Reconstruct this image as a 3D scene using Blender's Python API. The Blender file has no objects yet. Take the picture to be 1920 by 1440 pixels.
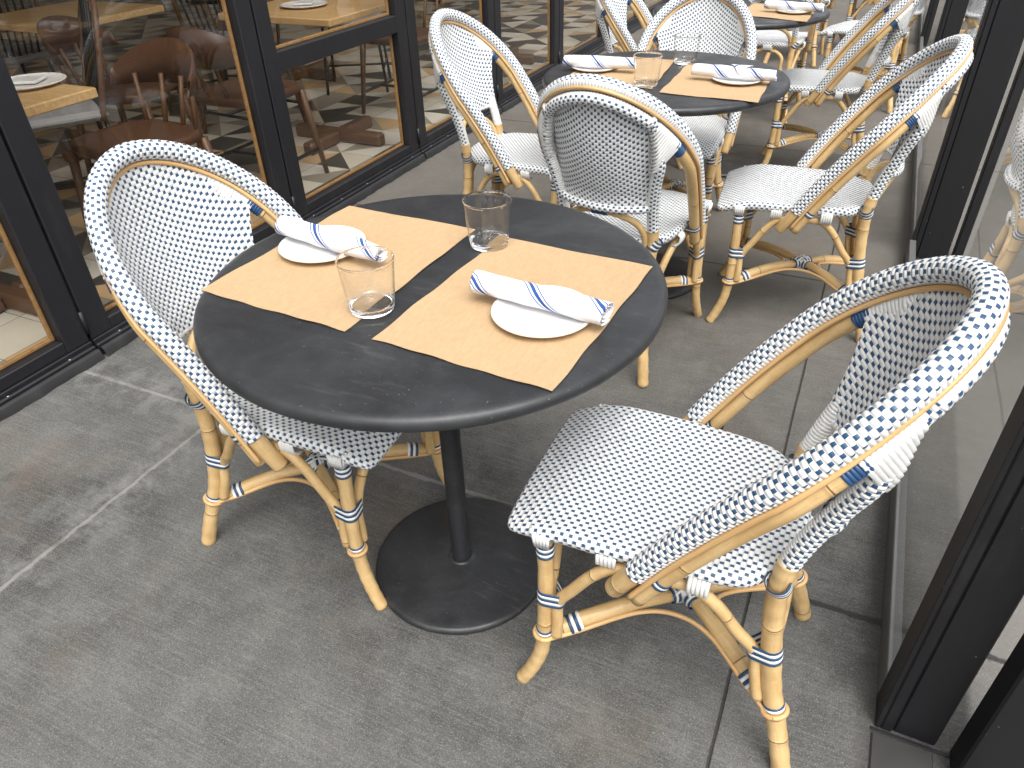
import bpy, math, random
import numpy as np
from mathutils import Vector, Matrix
random.seed(7)
R_ = math.radians
scene = bpy.context.scene
col = scene.collection

# ------------------------------------------------------------------ camera
cam_d = bpy.data.cameras.new('camera')
cam_d.sensor_width = 36.0; cam_d.lens = 25.543
cam_d.clip_start = 0.02; cam_d.clip_end = 500
cam = bpy.data.objects.new('camera', cam_d); col.objects.link(cam)
_r = Vector((0.9067, 0.4209, -0.0266)).normalized()
_f = Vector((-0.3564, 0.7309, -0.5821)).normalized()
_u = _r.cross(_f).normalized(); _r = _f.cross(_u).normalized()
cam.matrix_world = Matrix(((_r.x, _u.x, -_f.x, 0), (_r.y, _u.y, -_f.y, 0), (_r.z, _u.z, -_f.z, 1.3305), (0, 0, 0, 1)))
scene.camera = cam

# ------------------------------------------------------------------ world, sun, exposure
world = bpy.data.worlds.new('World'); scene.world = world; world.use_nodes = True
wn = world.node_tree; wn.nodes.clear()
SUN_EL, SUN_AZ = R_(62), R_(140)
sky = wn.nodes.new('ShaderNodeTexSky'); sky.sky_type = 'NISHITA'; sky.sun_disc = False
sky.sun_elevation = SUN_EL; sky.sun_rotation = SUN_AZ; sky.dust_density = 6.0; sky.ozone_density = 0.6
hs = wn.nodes.new('ShaderNodeHueSaturation'); hs.inputs['Saturation'].default_value = 0.18
bg = wn.nodes.new('ShaderNodeBackground'); bg.inputs[1].default_value = 0.15
wo = wn.nodes.new('ShaderNodeOutputWorld')
wn.links.new(sky.outputs[0], hs.inputs['Color']); wn.links.new(hs.outputs[0], bg.inputs[0]); wn.links.new(bg.outputs[0], wo.inputs[0])
sun_d = bpy.data.lights.new('sun', 'SUN'); sun_d.energy = 0.5; sun_d.angle = R_(60); sun_d.color = (1, 0.96, 0.9)
sun = bpy.data.objects.new('sun', sun_d); col.objects.link(sun)
_sd = Vector((math.sin(SUN_AZ) * math.cos(SUN_EL), math.cos(SUN_AZ) * math.cos(SUN_EL), math.sin(SUN_EL)))
sun.rotation_euler = _sd.to_track_quat('Z', 'Y').to_euler()
scene.view_settings.view_transform = 'Standard'; scene.view_settings.look = 'None'
scene.view_settings.gamma = 1.0; scene.view_settings.exposure = 1.02
scene.view_settings.use_curve_mapping = False
scene.render.engine = 'CYCLES'
scene.cycles.max_bounces = 12; scene.cycles.transmission_bounces = 12; scene.cycles.transparent_max_bounces = 16
scene.cycles.glossy_bounces = 5

# ------------------------------------------------------------------ node helper
class NT:
    def __init__(s, name):
        s.m = bpy.data.materials.new(name); s.m.use_nodes = True
        s.t = s.m.node_tree; s.t.nodes.clear()
        s.out = s.t.nodes.new('ShaderNodeOutputMaterial')
    def n(s, typ, **kw):
        nd = s.t.nodes.new(typ)
        for k, v in kw.items(): setattr(nd, k, v)
        return nd
    def l(s, a, b): s.t.links.new(a, b)
    def setin(s, nd, i, v):
        if hasattr(v, 'links'): s.l(v, nd.inputs[i])
        else: nd.inputs[i].default_value = v
    def M(s, op, a, b=None, c=None, clamp=False):
        nd = s.n('ShaderNodeMath', operation=op); nd.use_clamp = clamp
        s.setin(nd, 0, a)
        if b is not None: s.setin(nd, 1, b)
        if c is not None: s.setin(nd, 2, c)
        return nd.outputs[0]
    def mix(s, f, a, b, blend='MIX'):
        nd = s.n('ShaderNodeMix', data_type='RGBA', blend_type=blend)
        s.setin(nd, 0, f)
        for i, v in ((6, a), (7, b)):
            if hasattr(v, 'links'): s.l(v, nd.inputs[i])
            else: nd.inputs[i].default_value = (v[0], v[1], v[2], 1)
        return nd.outputs[2]
    def uv(s):
        nd = s.n('ShaderNodeUVMap'); sp = s.n('ShaderNodeSeparateXYZ'); s.l(nd.outputs[0], sp.inputs[0])
        return nd.outputs[0], sp.outputs[0], sp.outputs[1]
    def pos(s, obj=False):
        if obj: o = s.n('ShaderNodeTexCoord').outputs['Object']
        else: o = s.n('ShaderNodeNewGeometry').outputs['Position']
        sp = s.n('ShaderNodeSeparateXYZ'); s.l(o, sp.inputs[0])
        return o, sp.outputs[0], sp.outputs[1], sp.outputs[2]
    def noise(s, vec, scale, detail=4, rough=0.6, mapscale=None, dist=0.0, loc=None):
        if mapscale or loc is not None:
            mp = s.n('ShaderNodeMapping'); s.l(vec, mp.inputs[0])
            if mapscale: mp.inputs['Scale'].default_value = mapscale
            if loc is not None:
                if hasattr(loc, 'links'): s.l(loc, mp.inputs['Location'])
                else: mp.inputs['Location'].default_value = loc
            vec = mp.outputs[0]
        nd = s.n('ShaderNodeTexNoise'); s.l(vec, nd.inputs['Vector'])
        nd.inputs['Scale'].default_value = scale; nd.inputs['Detail'].default_value = detail
        nd.inputs['Roughness'].default_value = rough; nd.inputs['Distortion'].default_value = dist
        return nd.outputs[0]
    def ramp(s, f, stops):
        nd = s.n('ShaderNodeValToRGB'); s.l(f, nd.inputs[0])
        e = nd.color_ramp.elements
        while len(e) < len(stops): e.new(0.5)
        for el, (p, c) in zip(e, stops):
            el.position = p; el.color = (c, c, c, 1) if isinstance(c, (int, float)) else (c[0], c[1], c[2], 1)
        return nd.outputs[0]
    def step(s, x, a, b):     # smooth 0->1 between a and b
        nd = s.n('ShaderNodeMapRange', interpolation_type='SMOOTHSTEP')
        s.setin(nd, 0, x); nd.inputs[1].default_value = a; nd.inputs[2].default_value = b
        return nd.outputs[0]
    def bsdf(s, color, rough=0.5, metal=0.0, bump=None, bdist=0.001, bstr=1.0, spec=0.5, coat=0.0, **kw):
        p = s.n('ShaderNodeBsdfPrincipled')
        if hasattr(color, 'links'): s.l(color, p.inputs['Base Color'])
        else: p.inputs['Base Color'].default_value = (color[0], color[1], color[2], 1)
        s.setin(p, 'Roughness', rough); s.setin(p, 'Metallic', metal)
        p.inputs['Specular IOR Level'].default_value = spec
        p.inputs['Coat Weight'].default_value = coat
        for k, v in kw.items(): p.inputs[k].default_value = v
        if bump is not None:
            b = s.n('ShaderNodeBump'); b.inputs['Distance'].default_value = bdist; b.inputs['Strength'].default_value = bstr
            s.l(bump, b.inputs['Height']); s.l(b.outputs[0], p.inputs['Normal'])
        s.l(p.outputs[0], s.out.inputs[0]); return p

WHITE = (0.78, 0.78, 0.76); NAVY = (0.018, 0.062, 0.135)

def mat_weave(name, w, h, umin=-99, umax=99, gap=(0.46, 0.455, 0.43), a=0.155, period_u=2.0):
    t = NT(name); vec, u, v = t.uv()
    wob = t.noise(vec, 90, 2, mapscale=None)
    U = t.M('ADD', t.M('DIVIDE', u, w), t.M('MULTIPLY', t.M('SUBTRACT', wob, 0.5), 0.12))
    V = t.M('ADD', t.M('DIVIDE', v, h), t.M('MULTIPLY', t.M('SUBTRACT', wob, 0.5), 0.09))
    row = t.M('FLOOR', V)
    fv = t.M('ABSOLUTE', t.M('SUBTRACT', t.M('FRACT', V), 0.5))            # 0 centre .. .5 edge
    ph = t.M('ABSOLUTE', t.M('SUBTRACT', t.M('FRACT', t.M('ADD', t.M('DIVIDE', U, period_u), t.M('MULTIPLY', row, 0.5))), 0.5))  # 0 = navy
    inu = t.M('MULTIPLY', t.M('GREATER_THAN', u, umin), t.M('LESS_THAN', u, umax))
    nm = t.M('MULTIPLY', t.M('MULTIPLY', t.M('LESS_THAN', ph, a), t.M('LESS_THAN', fv, 0.40)), inu)
    prof = t.M('SQRT', t.M('SUBTRACT', 1.0, t.M('POWER', t.M('MULTIPLY', fv, 1.96), 2.0), clamp=True))
    lift = t.M('SUBTRACT', 1.0, t.M('MULTIPLY', t.M('POWER', t.M('SUBTRACT', 1.0, t.M('MULTIPLY', ph, 2.0)), 3.0), inu))
    hw = t.M('MULTIPLY', prof, t.M('ADD', 0.25, t.M('MULTIPLY', lift, 0.75)))
    hn = t.M('MULTIPLY', nm, 0.5)
    H = t.M('MULTIPLY_ADD', hw, t.M('SUBTRACT', 1.0, nm), hn)
    var = t.noise(vec, 35, 3)
    wcol = t.mix(t.step(var, 0.35, 0.75), (0.78, 0.785, 0.775), (0.67, 0.67, 0.65))
    g = t.step(fv, 0.40, 0.49)
    c = t.mix(t.M('MULTIPLY', g, 0.7), wcol, gap)
    nb = t.mix(var, NAVY, (0.035, 0.085, 0.16))
    c = t.mix(nm, c, nb)
    t.bsdf(c, rough=0.38, bump=H, bdist=0.0015, bstr=0.9, spec=0.45)
    return t.m

def mat_vinyl(name, c):
    t = NT(name); v = t.n('ShaderNodeTexCoord').outputs['Object']
    n = t.noise(v, 60, 3)
    t.bsdf(t.mix(n, c, tuple(x * 0.78 for x in c)), rough=0.36, bump=n, bdist=0.0006, bstr=0.6)
    return t.m

def mat_bamboo(name='bamboo', light=(0.66, 0.465, 0.225), dark=(0.52, 0.34, 0.145), node=0.26):
    t = NT(name); vec, u, v = t.uv()
    rnd = t.n('ShaderNodeObjectInfo').outputs['Random']
    cmb = t.n('ShaderNodeCombineXYZ'); t.l(t.M('MULTIPLY', rnd, 7.3), cmb.inputs[0]); t.l(t.M('MULTIPLY', rnd, 3.1), cmb.inputs[1])
    grain = t.noise(vec, 1.0, 5, 0.65, mapscale=(420, 9, 1), loc=cmb.outputs[0])
    blot = t.noise(vec, 1.0, 3, 0.6, mapscale=(30, 12, 1), loc=cmb.outputs[0])
    c = t.mix(t.step(blot, 0.30, 0.72), light, dark)
    c = t.mix(t.M('MULTIPLY', t.step(grain, 0.45, 0.85), 0.55), c, (0.40, 0.22, 0.075))
    # silvery cross rings of the skin
    rings = t.noise(vec, 1.0, 2, 0.5, mapscale=(14, 260, 1), loc=cmb.outputs[0])
    c = t.mix(t.M('MULTIPLY', t.step(rings, 0.58, 0.72), 0.22), c, (0.82, 0.60, 0.33))
    # nodes
    wv = t.M('MULTIPLY', t.M('SUBTRACT', t.noise(vec, 50, 2), 0.5), 0.006)
    q = t.M('ABSOLUTE', t.M('SUBTRACT', t.M('FRACT', t.M('ADD', t.M('DIVIDE', t.M('ADD', v, wv), node), rnd)), 0.5))
    nd = t.M('SUBTRACT', 1.0, t.step(q, 0.0015, 0.0075)); nh = t.M('SUBTRACT', 1.0, t.step(q, 0.005, 0.03))
    c = t.mix(t.M('MULTIPLY', nd, 0.85), c, (0.13, 0.062, 0.022))
    sp = t.noise(vec, 1.0, 2, 0.5, mapscale=(330, 120, 1), loc=cmb.outputs[0])
    c = t.mix(t.M('MULTIPLY', t.step(sp, 0.74, 0.80), 0.7), c, (0.12, 0.06, 0.03))
    hgt = t.M('SUBTRACT', t.M('ADD', t.M('MULTIPLY', nh, 1.0), t.M('MULTIPLY', grain, 0.25)), t.M('MULTIPLY', nd, 0.8))
    t.bsdf(c, rough=0.40, bump=hgt, bdist=0.0011, bstr=0.8, spec=0.5)
    return t.m

def mat_cane():
    t = NT('peeled_cane'); vec, u, v = t.uv()
    n = t.noise(vec, 1.0, 3, mapscale=(200, 8, 1))
    t.bsdf(t.mix(t.step(n, .3, .75), (0.66, 0.42, 0.19), (0.50, 0.29, 0.11)), rough=0.45, bump=n, bdist=0.0005)
    return t.m

def mat_powder():
    t = NT('black_powder_coat'); o, x, y, z = t.pos()
    fine = t.noise(o, 900, 2, 0.5)
    big = t.noise(o, 5, 5, 0.65, dist=0.6)
    sc = t.noise(o, 1.0, 4, 0.7, mapscale=(9, 60, 20))
    c = t.mix(t.step(big, 0.35, 0.72), (0.020, 0.021, 0.023), (0.037, 0.039, 0.042))
    c = t.mix(t.M('MULTIPLY', t.M('MULTIPLY', t.step(sc, 0.52, 0.75), t.step(t.noise(o, 2.6, 3), .4, .65)), 0.32), c, (0.15, 0.15, 0.145))
    spk = t.noise(o, 260, 2, 0.5)
    c = t.mix(t.M('MULTIPLY', t.step(spk, 0.71, 0.75), 0.5), c, (0.25, 0.25, 0.24))
    c = t.mix(t.M('MULTIPLY', t.step(t.noise(o, 38, 5, .8), .48, .75), .14), c, (0.075, 0.076, 0.078))
    r = t.M('ADD', 0.31, t.M('MULTIPLY', t.step(t.noise(o, 12, 5, .7), .3, .7), 0.16))
    t.bsdf(c, rough=r, bump=fine, bdist=0.0003, bstr=0.35, spec=0.5)
    return t.m

def mat_kraft():
    t = NT('kraft_paper'); o, x, y, z = t.pos()
    fib = t.noise(o, 1.0, 5, 0.75, mapscale=(220, 60, 50)); big = t.noise(o, 14, 3)
    c = t.mix(t.step(fib, 0.25, 0.8), (0.425, 0.290, 0.160), (0.505, 0.355, 0.205))
    c = t.mix(t.M('MULTIPLY', big, 0.25), c, (0.39, 0.26, 0.14))
    t.bsdf(c, rough=0.75, bump=t.M('ADD', t.noise(o, 45, 3, mapscale=(1, 2.4, 1)), t.M('MULTIPLY', fib, .3)), bdist=0.0016, bstr=0.55, spec=0.3)
    return t.m

def mat_napkin():
    t = NT('striped_napkin_cloth'); vec, u, v = t.uv()      # u,v in metres of cloth, stripes along v at const u
    o = t.n('ShaderNodeTexCoord').outputs['Object']
    wob = t.M('MULTIPLY', t.M('SUBTRACT', t.noise(o, 30, 2), 0.5), 0.003)
    uu = t.M('ADD', u, wob)
    f = t.M('MULTIPLY', t.M('ABSOLUTE', t.M('SUBTRACT', t.M('FRACT', t.M('ADD', t.M('DIVIDE', uu, 0.115), 0.5)), 0.5)), 0.115)
    thick = t.M('LESS_THAN', f, 0.0040)
    thin = t.M('MULTIPLY', t.M('GREATER_THAN', f, 0.0090), t.M('LESS_THAN', f, 0.0116))
    m = t.M('MAXIMUM', thick, thin)
    wv = t.noise(o, 1400, 2)
    crease = t.noise(o, 1.0, 4, 0.6, mapscale=(26, 60, 50), dist=0.6)
    c = t.mix(m, (0.74, 0.74, 0.755), (0.028, 0.080, 0.27))
    t.bsdf(c, rough=0.9, bump=t.M('ADD', t.M('MULTIPLY', crease, 1.0), t.M('MULTIPLY', wv, 0.05)), bdist=0.0032, bstr=0.7, spec=0.15, **{'Sheen Weight': 0.15})
    return t.m

def mat_ceramic():
    t = NT('glazed_stoneware'); o, x, y, z = t.pos(True)
    r = t.M('SQRT', t.M('ADD', t.M('MULTIPLY', x, x), t.M('MULTIPLY', y, y)))
    rim = t.M('MULTIPLY', t.step(r, 0.0785, 0.0808), 0.8)
    spk = t.noise(o, 520, 2)
    c = t.mix(rim, (0.80, 0.79, 0.78), (0.66, 0.58, 0.46))
    c = t.mix(t.M('MULTIPLY', t.step(spk, 0.72, 0.76), 0.35), c, (0.35, 0.28, 0.2))
    t.bsdf(c, rough=0.22, spec=0.5)
    return t.m

def mat_clear():
    t = NT('clear_glass')
    p = t.bsdf((1, 1, 1), rough=0.0, **{'Transmission Weight': 1.0, 'IOR': 1.47})
    return t.m

def mat_pane(name, tint=(0.93, 0.95, 0.94), k=1.0, wavy=0.0, dirt=0.0, edge=False):
    t = NT(name); o, x, y, z = t.pos()
    g = t.n('ShaderNodeBsdfGlossy'); g.inputs['Roughness'].default_value = 0.0; g.inputs[0].default_value = (1, 1, 1, 1)
    tr = t.n('ShaderNodeBsdfTransparent'); tr.inputs[0].default_value = (*tint, 1)
    gm = t.n('ShaderNodeNewGeometry'); vd = t.n('ShaderNodeVectorMath', operation='DOT_PRODUCT'); t.l(gm.outputs['Incoming'], vd.inputs[0]); t.l(gm.outputs['Normal'], vd.inputs[1])
    fr = t.M('MULTIPLY_ADD', t.M('POWER', t.M('SUBTRACT', 1.0, t.M('ABSOLUTE', vd.outputs['Value']), clamp=True), 5.0), 0.96, 0.04)
    if wavy:
        b = t.n('ShaderNodeBump'); b.inputs['Distance'].default_value = wavy; b.inputs['Strength'].default_value = 1
        t.l(t.noise(o, 2.2, 1, 0.4), b.inputs['Height']); t.l(b.outputs[0], g.inputs['Normal'])
    if edge:      # longer path through the wall where it is seen edge-on
        t.l(t.mix(t.M('POWER', t.M('SUBTRACT', 1.0, t.M('ABSOLUTE', vd.outputs['Value']), clamp=True), 4.0), tint, (0.74, 0.75, 0.74)), tr.inputs[0])
    mx = t.n('ShaderNodeMixShader'); t.l(t.M('MULTIPLY', fr, k, clamp=True), mx.inputs[0])
    t.l(tr.outputs[0], mx.inputs[1]); t.l(g.outputs[0], mx.inputs[2])
    last = mx.outputs[0]
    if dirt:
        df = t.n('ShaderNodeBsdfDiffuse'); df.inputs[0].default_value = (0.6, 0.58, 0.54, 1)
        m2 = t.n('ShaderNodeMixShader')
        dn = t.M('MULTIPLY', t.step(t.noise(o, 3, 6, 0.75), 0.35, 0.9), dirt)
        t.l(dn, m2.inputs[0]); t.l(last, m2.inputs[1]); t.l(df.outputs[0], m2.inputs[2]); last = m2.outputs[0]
    t.l(last, t.out.inputs[0]); return t.m

def mat_frame(name='black_painted_frame', c=(0.012, 0.012, 0.015), rough=0.42, scr=0.25):
    t = NT(name); o, x, y, z = t.pos()
    n = t.noise(o, 3, 5, 0.7); ch = t.noise(o, 60, 3, 0.7)
    dust = t.noise(o, 1.0, 5, 0.7, mapscale=(10, 10, 2.5))
    cc = t.mix(t.M('MULTIPLY', t.step(dust, 0.5, 0.85), 0.20), c, (0.10, 0.095, 0.09))
    cc = t.mix(t.M('MULTIPLY', t.step(ch, 0.735, 0.75), scr), cc, (0.45, 0.43, 0.4))
    t.bsdf(cc, rough=t.M('ADD', rough - 0.08, t.M('MULTIPLY', n, 0.2)), bump=t.noise(o, 200, 2), bdist=0.0003, bstr=0.3)
    return t.m

def mat_wood(name, a, b, scale=(3, 60, 60), rough=0.45):
    t = NT(name); o, x, y, z = t.pos(True)
    g = t.noise(o, 1.0, 5, 0.65, mapscale=scale, dist=0.5)
    t.bsdf(t.mix(t.step(g, .3, .75), a, b), rough=rough, bump=g, bdist=0.0008, bstr=0.5)
    return t.m

def mat_plain(name, c, rough=0.5, metal=0.0, nscale=40, amt=0.25):
    t = NT(name); o, x, y, z = t.pos(True)
    n = t.noise(o, nscale, 4)
    t.bsdf(t.mix(t.M('MULTIPLY', n, amt * 2), c, tuple(v * 0.55 for v in c)), rough=rough, metal=metal, bump=n, bdist=0.0006, bstr=0.4)
    return t.m

def mat_concrete():
    t = NT('brushed_concrete'); o, x, y, z = t.pos()
    def line(cx, w, j, sc=14):      # 1 at line x==cx (with irregular edge)
        wb = t.M('MULTIPLY', t.M('SUBTRACT', t.noise(o, sc, 4, .7), 0.5), j)
        return wb
    cloud = t.noise(o, 1.6, 5, 0.62, dist=0.4)
    mid = t.noise(o, 9, 5, 0.7)
    br1 = t.noise(o, 1.0, 4, 0.7, mapscale=(5, 150, 1))
    br2 = t.noise(o, 1.0, 3, 0.7, mapscale=(16, 420, 1))
    sand = t.noise(o, 330, 3, 0.75)
    c = t.mix(t.step(cloud, 0.36, 0.64), (0.050, 0.051, 0.049), (0.100, 0.101, 0.096))
    c = t.mix(t.M('MULTIPLY', t.step(mid, 0.38, 0.72), 0.52), c, (0.17, 0.17, 0.162))
    c = t.mix(t.M('MULTIPLY', t.step(br1, 0.46, 0.70), 0.20), c, (0.27, 0.262, 0.25))
    c = t.mix(t.M('MULTIPLY', t.step(br2, 0.52, 0.72), 0.20), c, (0.30, 0.292, 0.28))
    c = t.mix(t.M('MULTIPLY', t.step(sand, 0.52, 0.66), 0.50), c, (0.34, 0.33, 0.315))
    c = t.mix(t.M('MULTIPLY', t.step(t.noise(o, 210, 3, .7), 0.56, 0.66), 0.60), c, (0.040, 0.038, 0.036))
    gr_ = t.noise(o, 120, 5, 0.85)
    c = t.mix(t.M('MULTIPLY', t.step(gr_, 0.50, 0.64), 0.30), c, (0.040, 0.039, 0.037))
    c = t.mix(t.M('MULTIPLY', t.step(t.noise(o, 95, 5, .85, loc=(5, 2, 0)), 0.53, 0.66), 0.26), c, (0.32, 0.315, 0.30))
    # rusty / brown stains
    st = t.noise(o, 2.3, 4, 0.6, loc=(3.3, 1.2, 0))
    c = t.mix(t.M('MULTIPLY', t.step(st, 0.52, 0.75), 0.45), c, (0.15, 0.115, 0.085))
    # floor turns paler and warmer further along the patio
    far = t.step(t.M('ADD', y, t.M('MULTIPLY', t.M('SUBTRACT', cloud, 0.5), 0.6)), 1.0, 2.9)
    c = t.mix(t.M('MULTIPLY', far, 0.55), c, (0.135, 0.119, 0.098))
    # trodden dirt speckles
    spk = t.noise(o, 26, 4, 0.8)
    c = t.mix(t.M('MULTIPLY', t.step(spk, 0.66, 0.74), 0.5), c, (0.05, 0.048, 0.044))
    # pale outside pavement
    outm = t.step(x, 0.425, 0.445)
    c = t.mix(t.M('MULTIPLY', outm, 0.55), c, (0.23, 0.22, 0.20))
    out_dark = t.M('MULTIPLY', outm, t.step(t.M('ADD', y, t.M('MULTIPLY', t.M('SUBTRACT', t.noise(o, 5, 4), .5), .35)), 1.48, 1.53))  # darker area of the outside pavement, further along
    c = t.mix(t.M('MULTIPLY', out_dark, 0.75), c, (0.12, 0.115, 0.107))
    # joints
    wb = t.M('MULTIPLY', t.M('SUBTRACT', t.noise(o, 16, 6, .8), 0.5), 0.026)
    wb2 = t.M('MULTIPLY', t.M('SUBTRACT', t.noise(o, 5, 2, .5), 0.5), 0.012)
    dx = t.M('ABSOLUTE', t.M('ADD', t.M('ADD', x, 1.563), wb))
    near = t.M('LESS_THAN', y, 1.20)
    gx = t.M('MULTIPLY', t.M('SUBTRACT', 1.0, t.step(dx, 0.0035, 0.0090)), near)
    dyy = t.M('ABSOLUTE', t.M('ADD', t.M('SUBTRACT', y, 1.188), wb))
    gy = t.M('MULTIPLY', t.M('SUBTRACT', 1.0, t.step(dyy, 0.0035, 0.0095)), t.M('SUBTRACT', 1.0, t.step(x, -0.80, -0.25)))
    grout = t.M('MULTIPLY', t.M('MAXIMUM', gx, gy), t.step(t.noise(o, 9, 5, .75), 0.26, 0.50))
    # cement smear beside grout
    sm = t.M('MULTIPLY', t.M('SUBTRACT', 1.0, t.step(t.M('MINIMUM', t.M('ADD', dx, t.M('MULTIPLY', t.M('SUBTRACT', 1.0, near), 5)), t.M('ADD', dyy, t.step(x, -1.3, -1.0))), 0.0, 0.13)), t.step(mid, 0.40, 0.66))
    c = t.mix(t.M('MULTIPLY', sm, 0.30), c, (0.33, 0.325, 0.31))
    c = t.mix(t.M('MULTIPLY', grout, 0.62), c, (0.27, 0.265, 0.25))
    grv = []
    for cx, lo in ((0.008, -9),):
        d = t.M('ABSOLUTE', t.M('SUBTRACT', t.M('ADD', x, t.M('MULTIPLY', wb2, 0.35)), cx)); grv.append(t.M('SUBTRACT', 1.0, t.step(d, 0.0015, 0.0042)))
    for cy in (2.745, 4.29, 5.83, 7.26, 8.8):
        d = t.M('ABSOLUTE', t.M('SUBTRACT', t.M('ADD', y, t.M('MULTIPLY', wb2, 0.4)), cy)); grv.append(t.M('SUBTRACT', 1.0, t.step(d, 0.0018, 0.0050)))
    d = t.M('ABSOLUTE', t.M('ADD', x, t.M('ADD', wb2, 1.565))); grv.append(t.M('MULTIPLY', t.M('SUBTRACT', 1.0, t.step(d, 0.002, 0.005)), t.M('SUBTRACT', 1.0, near)))
    # broken dark joint at y = 1.19 right of the table foot
    d = t.M('ABSOLUTE', t.M('ADD', t.M('SUBTRACT', y, 1.183), t.M('MULTIPLY', wb, 1.1)))
    brk = t.M('MULTIPLY', t.M('SUBTRACT', 1.0, t.step(d, 0.003, 0.011)), t.step(x, 0.02, 0.14)); grv.append(brk)
    d2 = t.M('ABSOLUTE', t.M('ADD', t.M('SUBTRACT', y, 1.186), wb2)); grv.append(t.M('MULTIPLY', t.M('SUBTRACT', 1.0, t.step(d2, 0.001, 0.004)), t.step(x, -0.75, -0.45)))
    G = grv[0]
    for g_ in grv[1:]: G = t.M('MAXIMUM', G, g_)
    c = t.mix(t.M('MULTIPLY', G, 0.88), c, (0.035, 0.033, 0.030))
    # rail's shadow painted on the floor; floor also darker along the storefront
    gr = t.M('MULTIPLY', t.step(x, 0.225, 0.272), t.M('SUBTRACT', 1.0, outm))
    front_dark = t.M('SUBTRACT', 1.0, t.step(x, -2.19, -2.12))
    c = t.mix(t.M('MULTIPLY', t.M('MAXIMUM', gr, front_dark), t.M('ADD', 0.25, t.M('MULTIPLY', mid, 0.55))), c, (0.045, 0.042, 0.038))
    H = t.M('ADD', t.M('MULTIPLY', br1, 0.45), t.M('ADD', t.M('MULTIPLY', sand, 0.9), t.M('MULTIPLY', br2, 0.5)))
    H = t.M('ADD', H, t.M('MULTIPLY', grout, 1.6)); H = t.M('SUBTRACT', H, t.M('MULTIPLY', G, 4.0))
    rr = t.M('ADD', 0.70, t.M('MULTIPLY', cloud, 0.25))
    t.bsdf(c, rough=rr, bump=H, bdist=0.0016, bstr=0.75, spec=0.22)
    return t.m

def mat_tiles():
    t = NT('geometric_floor_tiles'); o, x, y, z = t.pos()
    s_ = 0.22
    X = t.M('DIVIDE', x, s_); Y = t.M('DIVIDE', y, s_)
    ix = t.M('FLOOR', X); iy = t.M('FLOOR', Y); fx = t.M('FRACT', X); fy = t.M('FRACT', Y)
    cell = t.M('ADD', t.M('MULTIPLY', ix, 3.0), t.M('MULTIPLY', iy, 5.0))
    par = t.M('MODULO', t.M('ADD', t.M('ADD', ix, iy), 1000.0), 2.0)
    d1 = t.M('GREATER_THAN', t.M('SUBTRACT', fx, fy), 0.0)
    d2 = t.M('GREATER_THAN', t.M('ADD', fx, fy), 1.0)
    pm = t.M('GREATER_THAN', par, 0.5)
    side = t.M('ADD', t.M('MULTIPLY', d1, pm), t.M('MULTIPLY', d2, t.M('SUBTRACT', 1.0, pm)))
    idx = t.M('ADD', t.M('MULTIPLY', cell, 1.37), t.M('MULTIPLY', side, 0.51))
    wn_ = t.n('ShaderNodeTexWhiteNoise', noise_dimensions='1D'); t.l(idx, wn_.inputs['W'])
    cr = t.n('ShaderNodeValToRGB'); cr.color_ramp.interpolation = 'CONSTANT'; t.l(wn_.outputs[0], cr.inputs[0])
    e = cr.color_ramp.elements
    cols = [(0, (0.045, 0.045, 0.043)), (0.24, (0.74, 0.69, 0.58)), (0.50, (0.66, 0.44, 0.23)), (0.66, (0.33, 0.29, 0.235)), (0.82, (0.80, 0.77, 0.69))]
    while len(e) < len(cols): e.new(0.9)
    for el, (p, c_) in zip(e, cols): el.position = p; el.color = (*c_, 1)
    gx = t.M('ABSOLUTE', t.M('SUBTRACT', fx, 0.5)); gy = t.M('ABSOLUTE', t.M('SUBTRACT', fy, 0.5))
    g = t.M('GREATER_THAN', t.M('MAXIMUM', gx, gy), 0.492)
    c = t.mix(g, cr.outputs[0], (0.18, 0.16, 0.13))
    c = t.mix(t.M('MULTIPLY', t.noise(o, 6, 4), 0.3), c, (0.2, 0.17, 0.13))
    t.bsdf(c, rough=0.32)
    return t.m

def mat_asphalt():
    t = NT('asphalt'); o, x, y, z = t.pos(); n = t.noise(o, 90, 4, .8); b = t.noise(o, 1.5, 4)
    t.bsdf(t.mix(t.M('MULTIPLY', t.M('ADD', n, b), .5), (0.035, 0.035, 0.037), (0.085, 0.083, 0.08)), rough=0.85, bump=n, bdist=0.004)
    return t.m

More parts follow.
